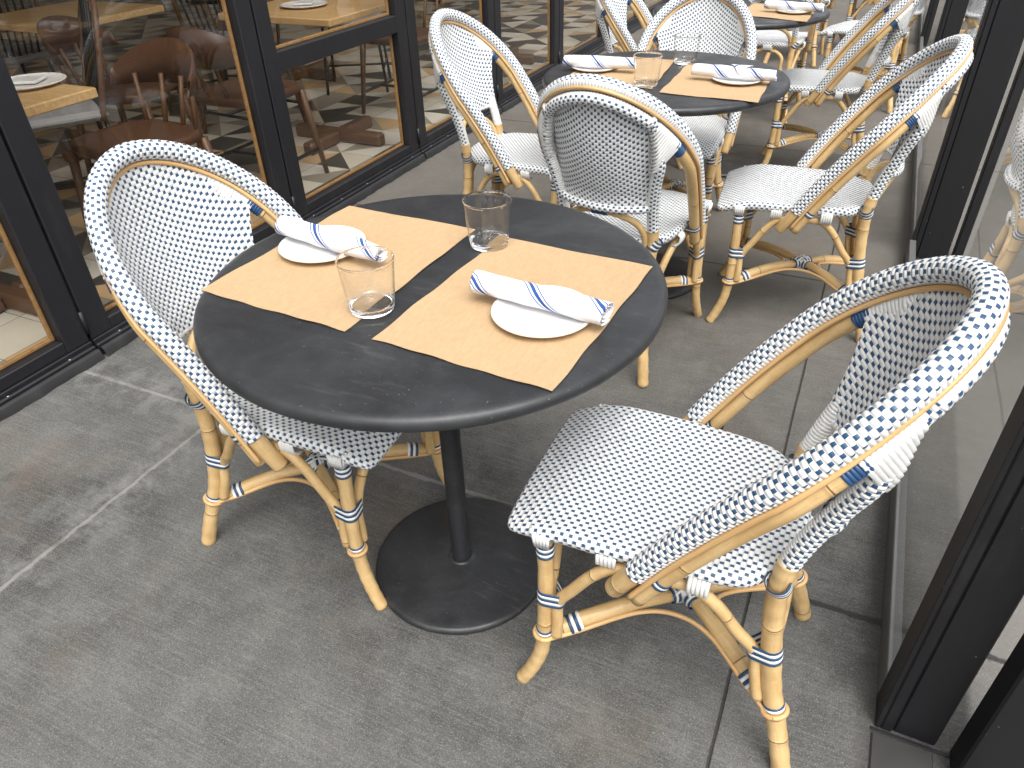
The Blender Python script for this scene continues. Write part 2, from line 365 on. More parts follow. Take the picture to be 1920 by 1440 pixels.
WH = 0.0075
MT = dict(
    seat=mat_weave('woven_seat', 0.0092, 0.0078),
    panel=mat_weave('woven_panel', 0.0096, 0.0072, a=0.165),
    hoop=mat_weave('woven_hoop', 0.0090, 0.0080, -0.036, 0.036, a=0.175),
    hoop2=mat_weave('woven_rim', 0.0090, 0.0080, -0.022, 0.022, a=0.175),
    post=mat_weave('woven_post', 0.0098, 0.0070, -0.024, 0.024, a=0.175),
    white=mat_vinyl('white_vinyl_cord', WHITE), navy=mat_vinyl('navy_vinyl_cord', NAVY), blue=mat_vinyl('blue_vinyl_cord', (0.02, 0.075, 0.19)),
    bamboo=mat_bamboo(), cane=mat_cane(), powder=mat_powder(), kraft=mat_kraft(), napkin=mat_napkin(), ceramic=mat_ceramic(),
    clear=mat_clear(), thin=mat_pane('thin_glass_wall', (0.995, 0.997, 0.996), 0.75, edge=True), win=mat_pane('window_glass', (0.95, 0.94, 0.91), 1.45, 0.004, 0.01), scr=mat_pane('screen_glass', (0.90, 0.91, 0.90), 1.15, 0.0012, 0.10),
    frame=mat_frame(), postm=mat_frame('black_post_paint', (0.006, 0.006, 0.008), 0.5, 0.35), rail=mat_plain('grey_aluminium', (0.22, 0.22, 0.215), 0.5, 0.6, 12),
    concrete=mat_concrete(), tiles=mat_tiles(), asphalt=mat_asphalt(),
    bead=mat_wood('oak_bead', (0.42, 0.24, 0.09), (0.30, 0.16, 0.05)), table_wood=mat_wood('oak_top', (0.60, 0.40, 0.19), (0.45, 0.27, 0.11)),
    brown=mat_wood('walnut_stain', (0.15, 0.075, 0.035), (0.08, 0.038, 0.02)), leather=mat_plain('tan_leather', (0.10, 0.048, 0.027), 0.4, 0, 18),
    dark=mat_plain('dark_steel', (0.02, 0.02, 0.02), 0.4, 0.3), cushion=mat_plain('grey_cushion', (0.33, 0.33, 0.34), 0.8, 0, 30),
    plate=mat_plain('dirty_plate', (0.060, 0.058, 0.055), 0.5, 0.2, 14, 0.5), pale=mat_plain('pale_plaster', (0.62, 0.56, 0.48), 0.8, 0, 3), plaster=mat_plain('dark_plaster', (0.10, 0.08, 0.065), 0.8, 0, 5), screw=mat_plain('steel_screw', (0.5, 0.5, 0.5), 0.3, 0.9),
    rubber=mat_frame('rubber_skirt', (0.016, 0.016, 0.017), 0.6, 0.2), stonewall=mat_plain('grey_render', (0.30, 0.28, 0.26), 0.85, 0, 4),
)

# ------------------------------------------------------------------ mesh builder
def nrm(v): v = np.asarray(v, float); return v / (np.linalg.norm(v) + 1e-12)
class MB:
    def __init__(s): s.v = []; s.f = []; s.uv = []; s.mi = []; s.sm = []
    def add(s, verts, faces, uvs=None, mi=0, smooth=True):
        b = len(s.v); s.v += [tuple(map(float, p)) for p in verts]
        for i, f in enumerate(faces):
            s.f.append([b + k for k in f]); s.mi.append(mi); s.sm.append(smooth)
            if uvs is None: s.uv.append([(verts[k][0], verts[k][1]) for k in f])
            else: s.uv.append(uvs[i])
    def tube(s, path, rad, seg=12, ref=(0, 0, 1), caps=True, mi=0, v0=0.0, uvr=None):
        P = np.asarray(path, float); n = len(P)
        R = np.full(n, rad, float) if np.isscalar(rad) else np.asarray(rad, float)
        T = np.gradient(P, axis=0); T /= np.linalg.norm(T, axis=1)[:, None] + 1e-12
        L = np.concatenate([[0], np.cumsum(np.linalg.norm(np.diff(P, axis=0), axis=1))]) + v0
        refs = np.asarray(ref, float)
        if refs.ndim == 1:
            # parallel transport from ref
            a = refs - T[0] * (refs @ T[0]); a = nrm(a); A = [a]
            for i in range(1, n):
                a = A[-1] - T[i] * (A[-1] @ T[i]); A.append(nrm(a))
            A = np.array(A)
        else:
            A = refs - T * np.sum(refs * T, 1)[:, None]; A /= np.linalg.norm(A, axis=1)[:, None] + 1e-12
        B = np.cross(T, A)
        th = np.linspace(-np.pi, np.pi, seg + 1)
        ring = P[:, None, :] + R[:, None, None] * (np.cos(th[:-1])[None, :, None] * A[:, None, :] + np.sin(th[:-1])[None, :, None] * B[:, None, :])
        verts = ring.reshape(-1, 3); faces = []; uvs = []
        ur = (uvr if uvr is not None else float(np.median(R)))
        for i in range(n - 1):
            for k in range(seg):
                k2 = (k + 1) % seg
                faces.append((i * seg + k, i * seg + k2, (i + 1) * seg + k2, (i + 1) * seg + k))
                uvs.append([(th[k] * ur, L[i]), (th[k + 1] * ur, L[i]), (th[k + 1] * ur, L[i + 1]), (th[k] * ur, L[i + 1])])
        if caps:
            for i, flip in ((0, True), (n - 1, False)):
                base = len(verts); sgn = -1 if flip else 1
                dome = P[i] + T[i] * sgn * R[i] * 0.12
                verts = np.vstack([verts, dome[None]])
                for k in range(seg):
                    k2 = (k + 1) % seg; a, b = i * seg + k, i * seg + k2
                    faces.append((b, a, base) if flip else (a, b, base))
                    uvs.append([(0, L[i]), (0.002, L[i]), (0.001, L[i] + .001)])
        s.add(verts, faces, uvs, mi)
    def box(s, a, b, mi=0, bev=0.0):
        x0, y0, z0 = a; x1, y1, z1 = b
        if bev <= 0:
            v = [(x0, y0, z0), (x1, y0, z0), (x1, y1, z0), (x0, y1, z0), (x0, y0, z1), (x1, y0, z1), (x1, y1, z1), (x0, y1, z1)]
            f = [(0, 3, 2, 1), (4, 5, 6, 7), (0, 1, 5, 4), (1, 2, 6, 5), (2, 3, 7, 6), (3, 0, 4, 7)]
            s.add(v, f, None, mi, False); return
        # chamfered box: 24 verts
        c = bev; v = []; idx = {}
        for sx in (0, 1):
            for sy in (0, 1):
                for sz in (0, 1):
                    X, Y, Z = (x0, x1)[sx], (y0, y1)[sy], (z0, z1)[sz]
                    dx, dy, dz = (c, -c)[sx], (c, -c)[sy], (c, -c)[sz]
                    for ax, p in enumerate(((X, Y + dy, Z + dz), (X + dx, Y, Z + dz), (X + dx, Y + dy, Z))):
                        idx[(sx, sy, sz, ax)] = len(v); v.append(p)
        f = []
        g = lambda *k: idx[k]
        for sx in (0, 1): q = [g(sx, 0, 0, 0), g(sx, 1, 0, 0), g(sx, 1, 1, 0), g(sx, 0, 1, 0)]; f.append(q if sx else q[::-1])
        for sy in (0, 1): q = [g(0, sy, 0, 1), g(1, sy, 0, 1), g(1, sy, 1, 1), g(0, sy, 1, 1)]; f.append(q[::-1] if sy else q)
        for sz in (0, 1): q = [g(0, 0, sz, 2), g(1, 0, sz, 2), g(1, 1, sz, 2), g(0, 1, sz, 2)]; f.append(q if sz else q[::-1])
        for sx in (0, 1):
            for sy in (0, 1):
                q = [g(sx, sy, 0, 0), g(sx, sy, 1, 0), g(sx, sy, 1, 1), g(sx, sy, 0, 1)]; f.append(q if (sx ^ sy) else q[::-1])
                
        for sx in (0, 1):
            for sz in (0, 1):
                q = [g(sx, 0, sz, 0), g(sx, 1, sz, 0), g(sx, 1, sz, 2), g(sx, 0, sz, 2)]; f.append(q if not (sx ^ sz) else q[::-1])
        for sy in (0, 1):
            for sz in (0, 1):
                q = [g(0, sy, sz, 1), g(1, sy, sz, 1), g(1, sy, sz, 2), g(0, sy, sz, 2)]; f.append(q if (sy ^ sz) else q[::-1])
        for sx in (0, 1):
            for sy in (0, 1):
                for sz in (0, 1):
                    q = [g(sx, sy, sz, 0), g(sx, sy, sz, 1), g(sx, sy, sz, 2)]; f.append(q if (sx + sy + sz) % 2 else q[::-1])
        s.add(v, f, None, mi, False)
    def lathe(s, prof, seg=64, c=(0, 0, 0), mi=0, jit=None):
        n = len(prof); verts = []; faces = []; uvs = []
        L = [0]
        for a, b in zip(prof, prof[1:]): L.append(L[-1] + math.hypot(a[0] - b[0], a[1] - b[1]))
        for r, z in prof:
            for k in range(seg):
                t = 2 * math.pi * k / seg; verts.append((c[0] + r * math.cos(t), c[1] + r * math.sin(t), c[2] + z))
        for i in range(n - 1):
            for k in range(seg):
                k2 = (k + 1) % seg
                faces.append((i * seg + k, i * seg + k2, (i + 1) * seg + k2, (i + 1) * seg + k))
                uvs.append([(k / seg, L[i]), ((k + 1) / seg, L[i]), ((k + 1) / seg, L[i + 1]), (k / seg, L[i + 1])])
        s.add(verts, faces, uvs, mi)
    def hull(s, circles, axis, w0, nb, bw=0.006, first='n', bulge=0.0014, mats=(0, 1)):
        """lashing of nb cord bands round several poles: circles=[(centre3d,r)], stacked along axis from w0"""
        ax = nrm(axis); e1 = nrm(np.cross(ax, (0.31, 0.77, 0.55))); e2 = np.cross(ax, e1)
        o = np.mean([c for c, r in circles], axis=0); pts = []
        for c, r in circles:
            d = np.asarray(c) - o
            for k in range(20):
                t = 2 * math.pi * k / 20; pts.append((d @ e1 + r * math.cos(t), d @ e2 + r * math.sin(t)))
        pts = sorted(set((round(a, 6), round(b, 6)) for a, b in pts))
        def half(ps):
            h = []
            for p in ps:
                while len(h) > 1 and (h[-1][0] - h[-2][0]) * (p[1] - h[-2][1]) - (h[-1][1] - h[-2][1]) * (p[0] - h[-2][0]) <= 0: h.pop()
                h.append(p)
            return h[:-1]
        H = np.array(half(pts) + half(pts[::-1])); H = np.vstack([H, H[:1]])
        L = np.concatenate([[0], np.cumsum(np.linalg.norm(np.diff(H, axis=0), axis=1))]); m = 28
        q = np.stack([np.interp(np.linspace(0, L[-1], m, endpoint=False), L, H[:, j]) for j in (0, 1)], 1)
        cc = q.mean(0); nn = q - cc; nn /= np.linalg.norm(nn, axis=1)[:, None]
        for b in range(nb):
            rings = []
            for fr, off in ((0.02, -0.0006), (0.18, bulge * .75), (0.5, bulge), (0.82, bulge * .75), (0.98, -0.0006)):
                z = w0 + (b + fr) * bw
                qq = q + nn * (off + 0.0006)
                rings.append(o[None] + qq[:, :1] * e1 + qq[:, 1:] * e2 + ax * z)
            V = np.concatenate(rings); F = []
            for i in range(len(rings) - 1):
                for k in range(m): F.append((i * m + k, i * m + (k + 1) % m, (i + 1) * m + (k + 1) % m, (i + 1) * m + k))
            s.add(V, F, None, mats[(b + (0 if first == 'n' else 1)) % 2])
    def build(s, name, mats, parent=None, loc=None):
        me = bpy.data.meshes.new(name); me.from_pydata(s.v, [], s.f)
        uvl = me.uv_layers.new(name='UVMap')
        flat = [c for f in s.uv for p in f for c in p]
        uvl.data.foreach_set('uv', flat)
        if not isinstance(mats, (list, tuple)): mats = [mats]
        for m in mats: me.materials.append(m)
        me.polygons.foreach_set('material_index', s.mi); me.polygons.foreach_set('use_smooth', s.sm)
        me.update()
        o = bpy.data.objects.new(name, me); col.objects.link(o)
        if parent: o.parent = parent
        if loc is not None: o.location = loc
        return o

def crom(pts, n=8):
    P = np.asarray(pts, float); out = []
    E = np.vstack([2 * P[0] - P[1], P, 2 * P[-1] - P[-2]])
    for i in range(len(P) - 1):
        p0, p1, p2, p3 = E[i:i + 4]
        for t in np.linspace(0, 1, n, endpoint=False):
            out.append(0.5 * ((2 * p1) + (-p0 + p2) * t + (2 * p0 - 5 * p1 + 4 * p2 - p3) * t ** 2 + (-p0 + 3 * p1 - 3 * p2 + p3) * t ** 3))
    out.append(P[-1]); return np.array(out)
def resample(P, step=None, n=None):
    P = np.asarray(P, float); L = np.concatenate([[0], np.cumsum(np.linalg.norm(np.diff(P, axis=0), axis=1))])
    if n is None: n = max(2, int(round(L[-1] / step)) + 1)
    t = np.linspace(0, L[-1], n)
    return np.stack([np.interp(t, L, P[:, j]) for j in range(3)], 1)
def at(P, s):
    L = np.concatenate([[0], np.cumsum(np.linalg.norm(np.diff(P, axis=0), axis=1))])
    return np.array([np.interp(s, L, P[:, j]) for j in range(3)])
def mirror(P): Q = np.array(P, float).copy(); Q[:, 0] *= -1; return Q

def tag(o, label=None, cat=None, group=None, kind=None):
    if label: o['label'] = label
    if cat: o['category'] = cat
    if group: o['group'] = group
    if kind: o['kind'] = kind
    return o
def empty(name, loc=(0, 0, 0), rz=0.0, label=None, cat=None, group=None):
    o = bpy.data.objects.new(name, None); col.objects.link(o); o.location = loc; o.rotation_euler = (0, 0, rz)
    o.empty_display_size = 0.05
    return tag(o, label, cat, group)
def dup(root, loc, rz, label, group=None):
    r = root.copy(); col.objects.link(r); r.location = loc; r.rotation_euler = (0, 0, rz); r['label'] = label
    if group: r['group'] = group
    for ch in list(root.children):
        c = ch.copy(); col.objects.link(c); c.parent = r
        for g in ch.children:
            d = g.copy(); col.objects.link(d); d.parent = c
    return r

# ================================================================== SETTING
G = MB()
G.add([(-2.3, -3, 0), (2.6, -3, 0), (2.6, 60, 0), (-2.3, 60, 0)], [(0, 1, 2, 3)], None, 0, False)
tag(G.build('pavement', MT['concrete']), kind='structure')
G = MB(); G.add([(-60, -60, -0.16), (80, -60, -0.16), (80, 80, -0.16), (-60, 80, -0.16)], [(0, 1, 2, 3)], None, 0, False)
tag(G.build('road', MT['asphalt']), kind='structure')
G = MB(); G.box((2.6, -3, -0.155), (2.75, 60, -0.004), bev=0.012)
tag(G.build('kerb', MT['stonewall']), kind='structure')
G = MB(); G.add([(-12, -3, 0.03), (-2.262, -3, 0.03), (-2.262, 20, 0.03), (-12, 20, 0.03)], [(0, 1, 2, 3)], None, 0, False)
tag(G.build('floor', MT['tiles']), kind='structure')

# ---- storefront (x = -2.2 plane)
FX = -2.2
shop = empty('storefront', (FX, 0, 0), 0, 'black framed glass storefront of the restaurant along the patio', 'storefront')
def sub(o, parent): o.parent = parent; o.matrix_parent_inverse = Matrix.Translation(-Vector((FX, 0, 0))); return o
def spart(mb, name, mats, parent=shop):
    o = mb.build(name, mats); o.parent = parent
    o.matrix_parent_inverse = Matrix.Translation((-FX, 0, 0)) if parent is shop else Matrix.Identity(4)
    if parent is not shop: o.matrix_parent_inverse = parent.matrix_parent_inverse.inverted() @ Matrix.Translation((-FX, 0, 0)) if False else Matrix.Translation((0, 0, 0))
    return o
seams = [-2.0, -0.88, 0.20, 1.275, 2.365, 3.432, 4.43, 5.50, 6.57, 7.64, 8.71, 9.78, 10.85, 11.92]
TOP = 3.05
# sill channel and rubber skirt (one run, interrupted by the door jambs)
sill = MB()
for i, (a, b) in enumerate(zip(seams, seams[1:])):
    j = 0.004
    sill.box((FX - 0.055, a + j, 0.0), (FX + 0.022, b - j, 0.046), bev=0.004)
    sill.box((FX - 0.05, a + j, 0.046), (FX + 0.010, b - j, 0.060), bev=0.002)
spart(sill, 'sill', MT['frame'])
sk = MB()
for i, (a, b) in enumerate(zip(seams, seams[1:])):
    pts = []
    n = 40
    rnd = random.Random(i)
    ph = rnd.random() * 6
    prof = [(0.024, 0.034), (0.031, 0.036), (0.037, 0.026), (0.043, 0.008), (0.045, 0.001)]
    V = []; F = []
    for k in range(n + 1):
        y = a + 0.006 + (b - a - 0.012) * k / n
        w = 0.0022 * math.sin(k * 1.9 + ph) + 0.002 * math.sin(k * 0.7 + ph) + rnd.uniform(-0.001, 0.001)
        for m_, (px, pz) in enumerate(prof): V.append((FX + px + w * m_ / 3, y, pz))
    for k in range(n):
        for m_ in range(len(prof) - 1):
            p = k * len(prof) + m_; F.append((p, p + 1, p + 1 + len(prof), p + len(prof)))
    sk.add(V, F)
spart(sk, 'rubber_skirt', MT['rubber'])
sc = MB()
for a, b in zip(seams, seams[1:]):
    for k in range(5):
        y = a + 0.1 + (b - a - 0.2) * k / 4
        sc.lathe([(0.0, 0.0478), (0.003, 0.0474), (0.0042, 0.0462)], 10, (FX + 0.0155, y, 0), 0)
spart(sc, 'screw', MT['screw'])['kind'] = 'stuff'
head = MB(); head.box((FX - 0.06, seams[0], TOP), (FX + 0.03, seams[-1], TOP + 0.25), bev=0.005)
spart(head, 'header', MT['frame'])
upper = MB(); upper.box((FX - 0.4, -3.0, TOP + 0.25), (FX + 0.01, 20, 3.7), bev=0.01)
spart(upper, 'wall', MT['stonewall'])
def window(a, b, transom):
    fr = MB(); st = 0.088; z0 = 0.0602; x0, x1 = FX - 0.048, FX + 0.004
    fr.box((x0, a + 0.005, z0), (x1, a + st, TOP - 0.002), bev=0.003)
    fr.box((x0, b - st, z0), (x1, b - 0.005, TOP - 0.002), bev=0.003)
    fr.box((x0 + .002, a + st, z0), (x1 - 0.002, b - st, 0.102), bev=0.003)
    fr.box((x0 + .002, a + st, TOP - 0.09), (x1 - 0.002, b - st, TOP - 0.002), bev=0.003)
    if transom: fr.box((x0 + .002, a + st, 0.662), (x1 - 0.002, b - st, 0.740), bev=0.003)
    # hinge knuckle at the seam
    fr.tube([(FX + 0.008, b - 0.002, 0.09), (FX + 0.008, b - 0.002, 0.17)], 0.007, 10, (1, 0, 0))
    f = fr.build('window', MT['frame']); f.parent = shop; f.location = (0, 0, 0); f.matrix_parent_inverse = Matrix.Translation((-FX, 0, 0))
    bd = MB(); gy0, gy1 = a + st, b - st; xb = FX - 0.036; w = 0.012
    zs = [(0.102, TOP - 0.09)] if not transom else [(0.102, 0.662), (0.740, TOP - 0.09)]
    for za, zb in zs:
        bd.box((xb - 0.014, gy0, za), (xb, gy0 + w, zb), bev=0.002); bd.box((xb - 0.014, gy1 - w, za), (xb, gy1, zb), bev=0.002)
        bd.box((xb - 0.0138, gy0 + w, za), (xb - .0002, gy1 - w, za + w), bev=0.002); bd.box((xb - 0.0138, gy0 + w, zb - w), (xb - .0002, gy1 - w, zb), bev=0.002)
    o = bd.build('bead', MT['bead']); o.parent = f; 
    gl = MB()
    for za, zb in zs:
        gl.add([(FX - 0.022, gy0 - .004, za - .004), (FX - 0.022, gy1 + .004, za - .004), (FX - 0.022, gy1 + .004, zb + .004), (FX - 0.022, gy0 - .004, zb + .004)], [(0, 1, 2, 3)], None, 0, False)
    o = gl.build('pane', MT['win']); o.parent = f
for i, (a, b) in enumerate(zip(seams, seams[1:])): window(a, b, i in (4,8))
# interior shell
G = MB(); G.add([(-12, -3, 3.4), (-12, 20, 3.4), (-2.55, 20, 3.4), (-2.55, -3, 3.4)], [(0, 1, 2, 3)], None, 0, False)
tag(G.build('ceiling', MT['pale']), kind='structure')
G = MB(); G.box((-12.2, -3, 0.031), (-12, 20, 3.4)); G.box((-12, 19.9, 0.031), (-2.3, 20.1, 3.4)); G.box((-12, -3.1, 0.031), (-2.3, -3, 3.4))
tag(G.build('interior_wall', MT['pale']), kind='structure')

# ---- glass wind screen on the right
def screen(y0, y1, label, xoff=0.0, wide=False, first=False, gy=None):
    gy = y0 + 0.76 if gy is None else gy
    root = empty('wind_screen', (0.29 + xoff, y0, 0), 0, label, 'glass screen', 'glass wind screens along the patio edge')
    X = xoff
    def P(mb, name, mat):
        o = mb.build(name, mat, root); o.matrix_parent_inverse = Matrix.Translation((-(0.29 + xoff), -y0, 0)); return o
    m = MB(); m.box((0.275 + X, y0 - 0.065, 0.0), (0.284 + X, y0, 2.2), bev=0.0015); m.box((0.2842 + X, y0 - 0.066, 0), (0.304 + X, y0 + 0.001, 2.2), bev=0.003)
    m.box((0.3055 + X, y0 - 0.062, 0), (0.376 + X + (0.035 if wide else 0), y0 - 0.002, 2.2), bev=0.003)
    m.box((0.268 + X, y0 - 0.075, 0.0), (0.40 + X, y0 - 0.068, 0.003), bev=0.0005)
    P(m, 'post', MT['postm'])
    if first:
        m = MB(); m.box((0.400, 0.878, 0), (0.555, 0.942, 2.2), bev=0.004); P(m, 'post', MT['postm'])
    else:
        m = MB(); m.box((0.430 + X, y0 - 0.062, 0), (0.462 + X, y0 - 0.002, 2.2), bev=0.003); P(m, 'post', MT['postm'])
    m = MB(); m.box((0.275 + X, y0 + 0.001, 0.004), (0.2985 + X, y1 - 0.067, 0.074), bev=0.002)
    P(m, 'rail', MT['rail'])
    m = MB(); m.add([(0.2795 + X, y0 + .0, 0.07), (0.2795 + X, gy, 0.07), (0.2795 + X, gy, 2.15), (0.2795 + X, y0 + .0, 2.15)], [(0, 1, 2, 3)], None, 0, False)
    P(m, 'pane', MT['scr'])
    return root
screen(1.000, 3.155, 'glass wind screen behind the nearest woven chair, between the first two black posts', first=True)
screen(3.155, 5.31, 'second glass wind screen, starting at the black post behind the middle right chair', 0.012, wide=True)
screen(5.31, 7.46, 'third glass wind screen further along the patio edge', 0.0, wide=True)
screen(7.46, 9.6, 'farthest glass wind screen at the top edge of the picture', 0.0, wide=True)
# paving plate in front of the first post
m = MB(); m.box((0.270, 0.30, 0.0), (0.372, 0.920, 0.006), bev=0.002)
tag(m.build('floor_plate', MT['plate']), 'grey metal floor plate at the foot of the nearest black post', 'metal plate')

# ================================================================== RATTAN BISTRO CHAIR
F0 = np.array([.2065, .02, .4366]); YH, ZH, S0, WM, EE, BOW = -.332, .891, .493, .221, 1.9, -.022
def hoop_half(off=0.0, wadd=0.0, s_from=0.0, wtop=None):
    wtop = wadd if wtop is None else wtop
    D = np.array([0, YH - F0[1], ZH - F0[2]]); d = D / np.linalg.norm(D); nr = np.array([0, -d[2], d[1]])
    out = []
    for s in np.linspace(s_from, S0, 24)[:-1]: out.append((F0[0] + wadd + (WM - F0[0]) * s / S0, s))
    for a in np.linspace(0, np.pi / 2, 40): out.append(((WM + wadd + (wtop - wadd) * math.sin(min(a * 1.6, np.pi / 2))) * math.cos(a) ** (2 / EE), S0 + (1 - S0 + wtop / np.linalg.norm(D)) * math.sin(a) ** (2 / EE)))
    out = np.array(out); P = np.zeros((len(out), 3)); P[:, 0] = out[:, 0]; s = out[:, 1]
    P += np.array([0, F0[1], F0[2]]) + np.outer(s, D) + np.outer(BOW * 4 * s * (1 - s) + off, nr)
    return P, nr
def full(half): return np.vstack([half, mirror(half[:-1][::-1])])

def wob_radius(P, r, pitch=0.0080, amp=0.0009):
    L = np.concatenate([[0], np.cumsum(np.linalg.norm(np.diff(P, axis=0), axis=1))])
    return r - amp + amp * np.abs(np.sin(np.pi * L / pitch)) * 1.6

def make_chair():
    root = empty('bistro_chair'); tag(root, 'x', 'chair', 'blue and white woven bistro chairs')
    W, N, B, C = MT['white'], MT['navy'], MT['bamboo'], MT['cane']
    # --- hoop (woven)
    hh, nr = hoop_half()
    hoop = resample(full(hh), step=0.0021); front = np.tile(-nr, (len(hoop), 1))
    # tilt the navy face a little outward on the arms
    out_dir = hoop.copy(); out_dir[:, 1:] = 0; out_dir = out_dir / (np.abs(out_dir[:, :1]) + 0.15)
    m = MB(); m.tube(hoop, wob_radius(hoop, 0.0193), 18, front + 0.35 * out_dir, True, 0, 0, 0.0193)
    hp = m.build('back_hoop', MT['hoop'], root)
    for sgn in (1, -1):
        P = full(hh)
        a = P[0] if sgn > 0 else P[-1]; b = P[5] if sgn > 0 else P[-6]
        d = nrm(nrm(a - b) * 0.7 + np.array([-0.30 * sgn, 0.40, -0.86]) * 0.3)
        m = MB(); m.tube([b, a, a + d * 0.035, a + d * 0.074, a + d * 0.078], [0.0165, 0.0172, 0.0170, 0.0168, 0.0155], 16, (1, 0, 0))
        m.build('hoop_end', B, hp)
    # --- cane strips in the groove between the two hoops
    m = MB()
    for wadd, wt, of, r in ((0.0145, 0.0045, 0.0190, 0.0048), (-0.0165, -0.0215, 0.0150, 0.0048)):
        P, _ = hoop_half(off=of, wadd=wadd, wtop=wt, s_from=-0.075)
        m.tube(resample(full(P), step=0.01), r, 8, (1, 0, 0))
    m.build('cane_strip', C, root)
    # --- second pole: bare bamboo arms
    P2, _ = hoop_half(off=0.0350, wadd=-0.002, wtop=-0.0175, s_from=-0.085)
    L2 = np.concatenate([[0], np.cumsum(np.linalg.norm(np.diff(P2, axis=0), axis=1))])
    S = lambda a, b, n=30: np.array([at(P2, s) for s in np.linspace(a, b, n)])
    LT = L2[-1]
    # arc length where slope fraction ~ .62
    fr_ = lambda y_: float(L2[int(np.argmin(np.abs(((P2[:, 1] - F0[1]) * (YH - F0[1]) + (P2[:, 2] - F0[2]) * (ZH - F0[2])) / ((YH - F0[1]) ** 2 + (ZH - F0[2]) ** 2) - y_)))])
    sN = fr_(0.680)
    for sgn in (1, -1):
        q = S(0.0, sN)
        if sgn < 0: q = mirror(q)
        m = MB(); m.tube(q, 0.0152, 16, (sgn, 0, 0)); ob = m.build('arm_pole', B, root)
        c = at(q, sN - 0.036); dd = nrm(at(q, sN) - at(q, sN - 0.04))
        m = MB(); m.hull([(c, 0.0162)], dd, 0, 6, 0.0060, 'n', 0.0009, (0, 0)); m.build('binding', [MT['blue']], ob); m = MB()
        # lashing where the pole meets the seat rail
        c2 = at(q, 0.074); d2 = nrm(at(q, 0.09) - at(q, 0.05))
        m.hull([(c2, 0.0157), (c2 + np.array([-0.016 * sgn, 0, -0.004]), 0.014)], d2, -0.008, 3, 0.0055, 'n', 0.001, (0, 1))
        m.build('binding', [N, W], ob)
    # --- woven rim arch, posts, bottom bar
    qa = S(sN + 0.004, LT, 60); arch = resample(np.vstack([qa, mirror(qa[:-1][::-1])]), step=0.0021)
    m = MB(); m.tube(arch, wob_radius(arch, 0.0160), 16, np.tile(nr, (len(arch), 1)), True, 0, 0, 0.016)
    sC = fr_(0.765); cor = at(P2, sC)
    post_pts = [(.1395, -.1905, .478), (.1395, -.200, .515), (.142, -.214, .560), (.151, -.236, .625), (.165, -.258, .695), (cor[0] - 0.008, cor[1] - .004, cor[2] - .004), (cor[0] - .022, cor[1] - .026, cor[2] + .034)]
    pp = resample(crom(post_pts, 12), step=0.0021)
    for sgn in (1, -1):
        q = pp if sgn > 0 else mirror(pp)
        m.tube(q, wob_radius(q, 0.0165, 0.007), 16, (0.85 * sgn, -0.5, 0.2), True, 1, 0, 0.0165)
    pb = crom(post_pts, 12); bl = np.array([np.interp(.553, pb[:, 2], pb[:, j]) for j in range(3)])
    BZ = bl[2]
    bar_pts = [bl, (.112, -.236, BZ - .004), (.06, -.253, BZ - .007), (0, -.259, BZ - .008)]
    bar = crom(bar_pts, 10); bar = resample(np.vstack([bar, mirror(bar[:-1][::-1])]), step=0.0021)
    m.tube(bar, wob_radius(bar, 0.0105), 14, (0, -0.8, -0.6), True, 0, 0, 0.0105)
    # white gathered wraps in the corners
    nb_ = 11
    for sgn in (1, -1):
        for k in range(nb_):
            t = k / (nb_ - 1)
            a = at(P2, sN + 0.004 + (sC - sN + 0.01) * t); da = nrm(at(P2, sN + 0.02 + (sC - sN) * t) - at(P2, sN + (sC - sN) * t))
            zz = .668 + (cor[2] - .668) * t
            b = np.array([np.interp(zz, pb[:, 2], pb[:, j]) for j in range(3)])
            S_ = np.array([sgn, 1, 1])
            m.hull([(a * S_, 0.0166), (b * S_, 0.0168)], da * S_, 0, 1, 0.0086, 'n', 0.0008, (2, 2))
    m.build('backrest_frame', [MT['hoop2'], MT['post'], W], root)
    # --- backrest panel (Coons patch)
    nu, nv = 40, 40
    fo = -nr * 0.0168
    Pp, _ = hoop_half(off=0.0350 - 0.0168, wadd=-0.006, wtop=-0.0195, s_from=-0.085)
    qt = np.array([at(Pp, s_) for s_ in np.linspace(sN + 0.004, np.linalg.norm(np.diff(Pp, axis=0), axis=1).sum(), 60)])
    top = resample(np.vstack([qt, mirror(qt[:-1][::-1])]), n=nu + 1)   # right -> left
    side = [p + fo * min(1, (p[2] - BZ) / .03 + .3) + np.array([0.004, 0, 0]) for p in pb if BZ - 0.004 < p[2] < .585]
    e0, e1_ = side[-1], top[0]
    side = np.vstack([side] + [[e0 * (1 - t_) + e1_ * t_ + np.array([-.007, -.004, 0]) * math.sin(math.pi * t_)] for t_ in (.25, .5, .75, 1.0)])
    sideR = resample(crom(side, 4), n=nv + 1); sideL = mirror(sideR)
    bar_f = bar + fo * 0.62 + np.array([0, 0, -.004])
    bot = resample(bar_f, n=nu + 1); bot[0] = sideR[0]; bot[-1] = sideL[0]
    V = np.zeros((nv + 1, nu + 1, 3))
    for j in range(nv + 1):
        v = j / nv
        for i in range(nu + 1):
            u = i / nu
            V[j, i] = (1 - v) * bot[i] + v * top[i] + (1 - u) * sideR[j] + u * sideL[j] - ((1 - u) * (1 - v) * bot[0] + u * (1 - v) * bot[-1] + (1 - u) * v * top[0] + u * v * top[-1])
            V[j, i] += nr * 0.012 * math.sin(math.pi * u) * math.sin(math.pi * min(1, v)) ** 1.0
    verts = V.reshape(-1, 3); th = nr * 0.0022
    D = nrm([0, YH - F0[1], ZH - F0[2]])
    uvf = lambda p: (p[0] * 1.04, float(p @ D))
    F = []; UV = []
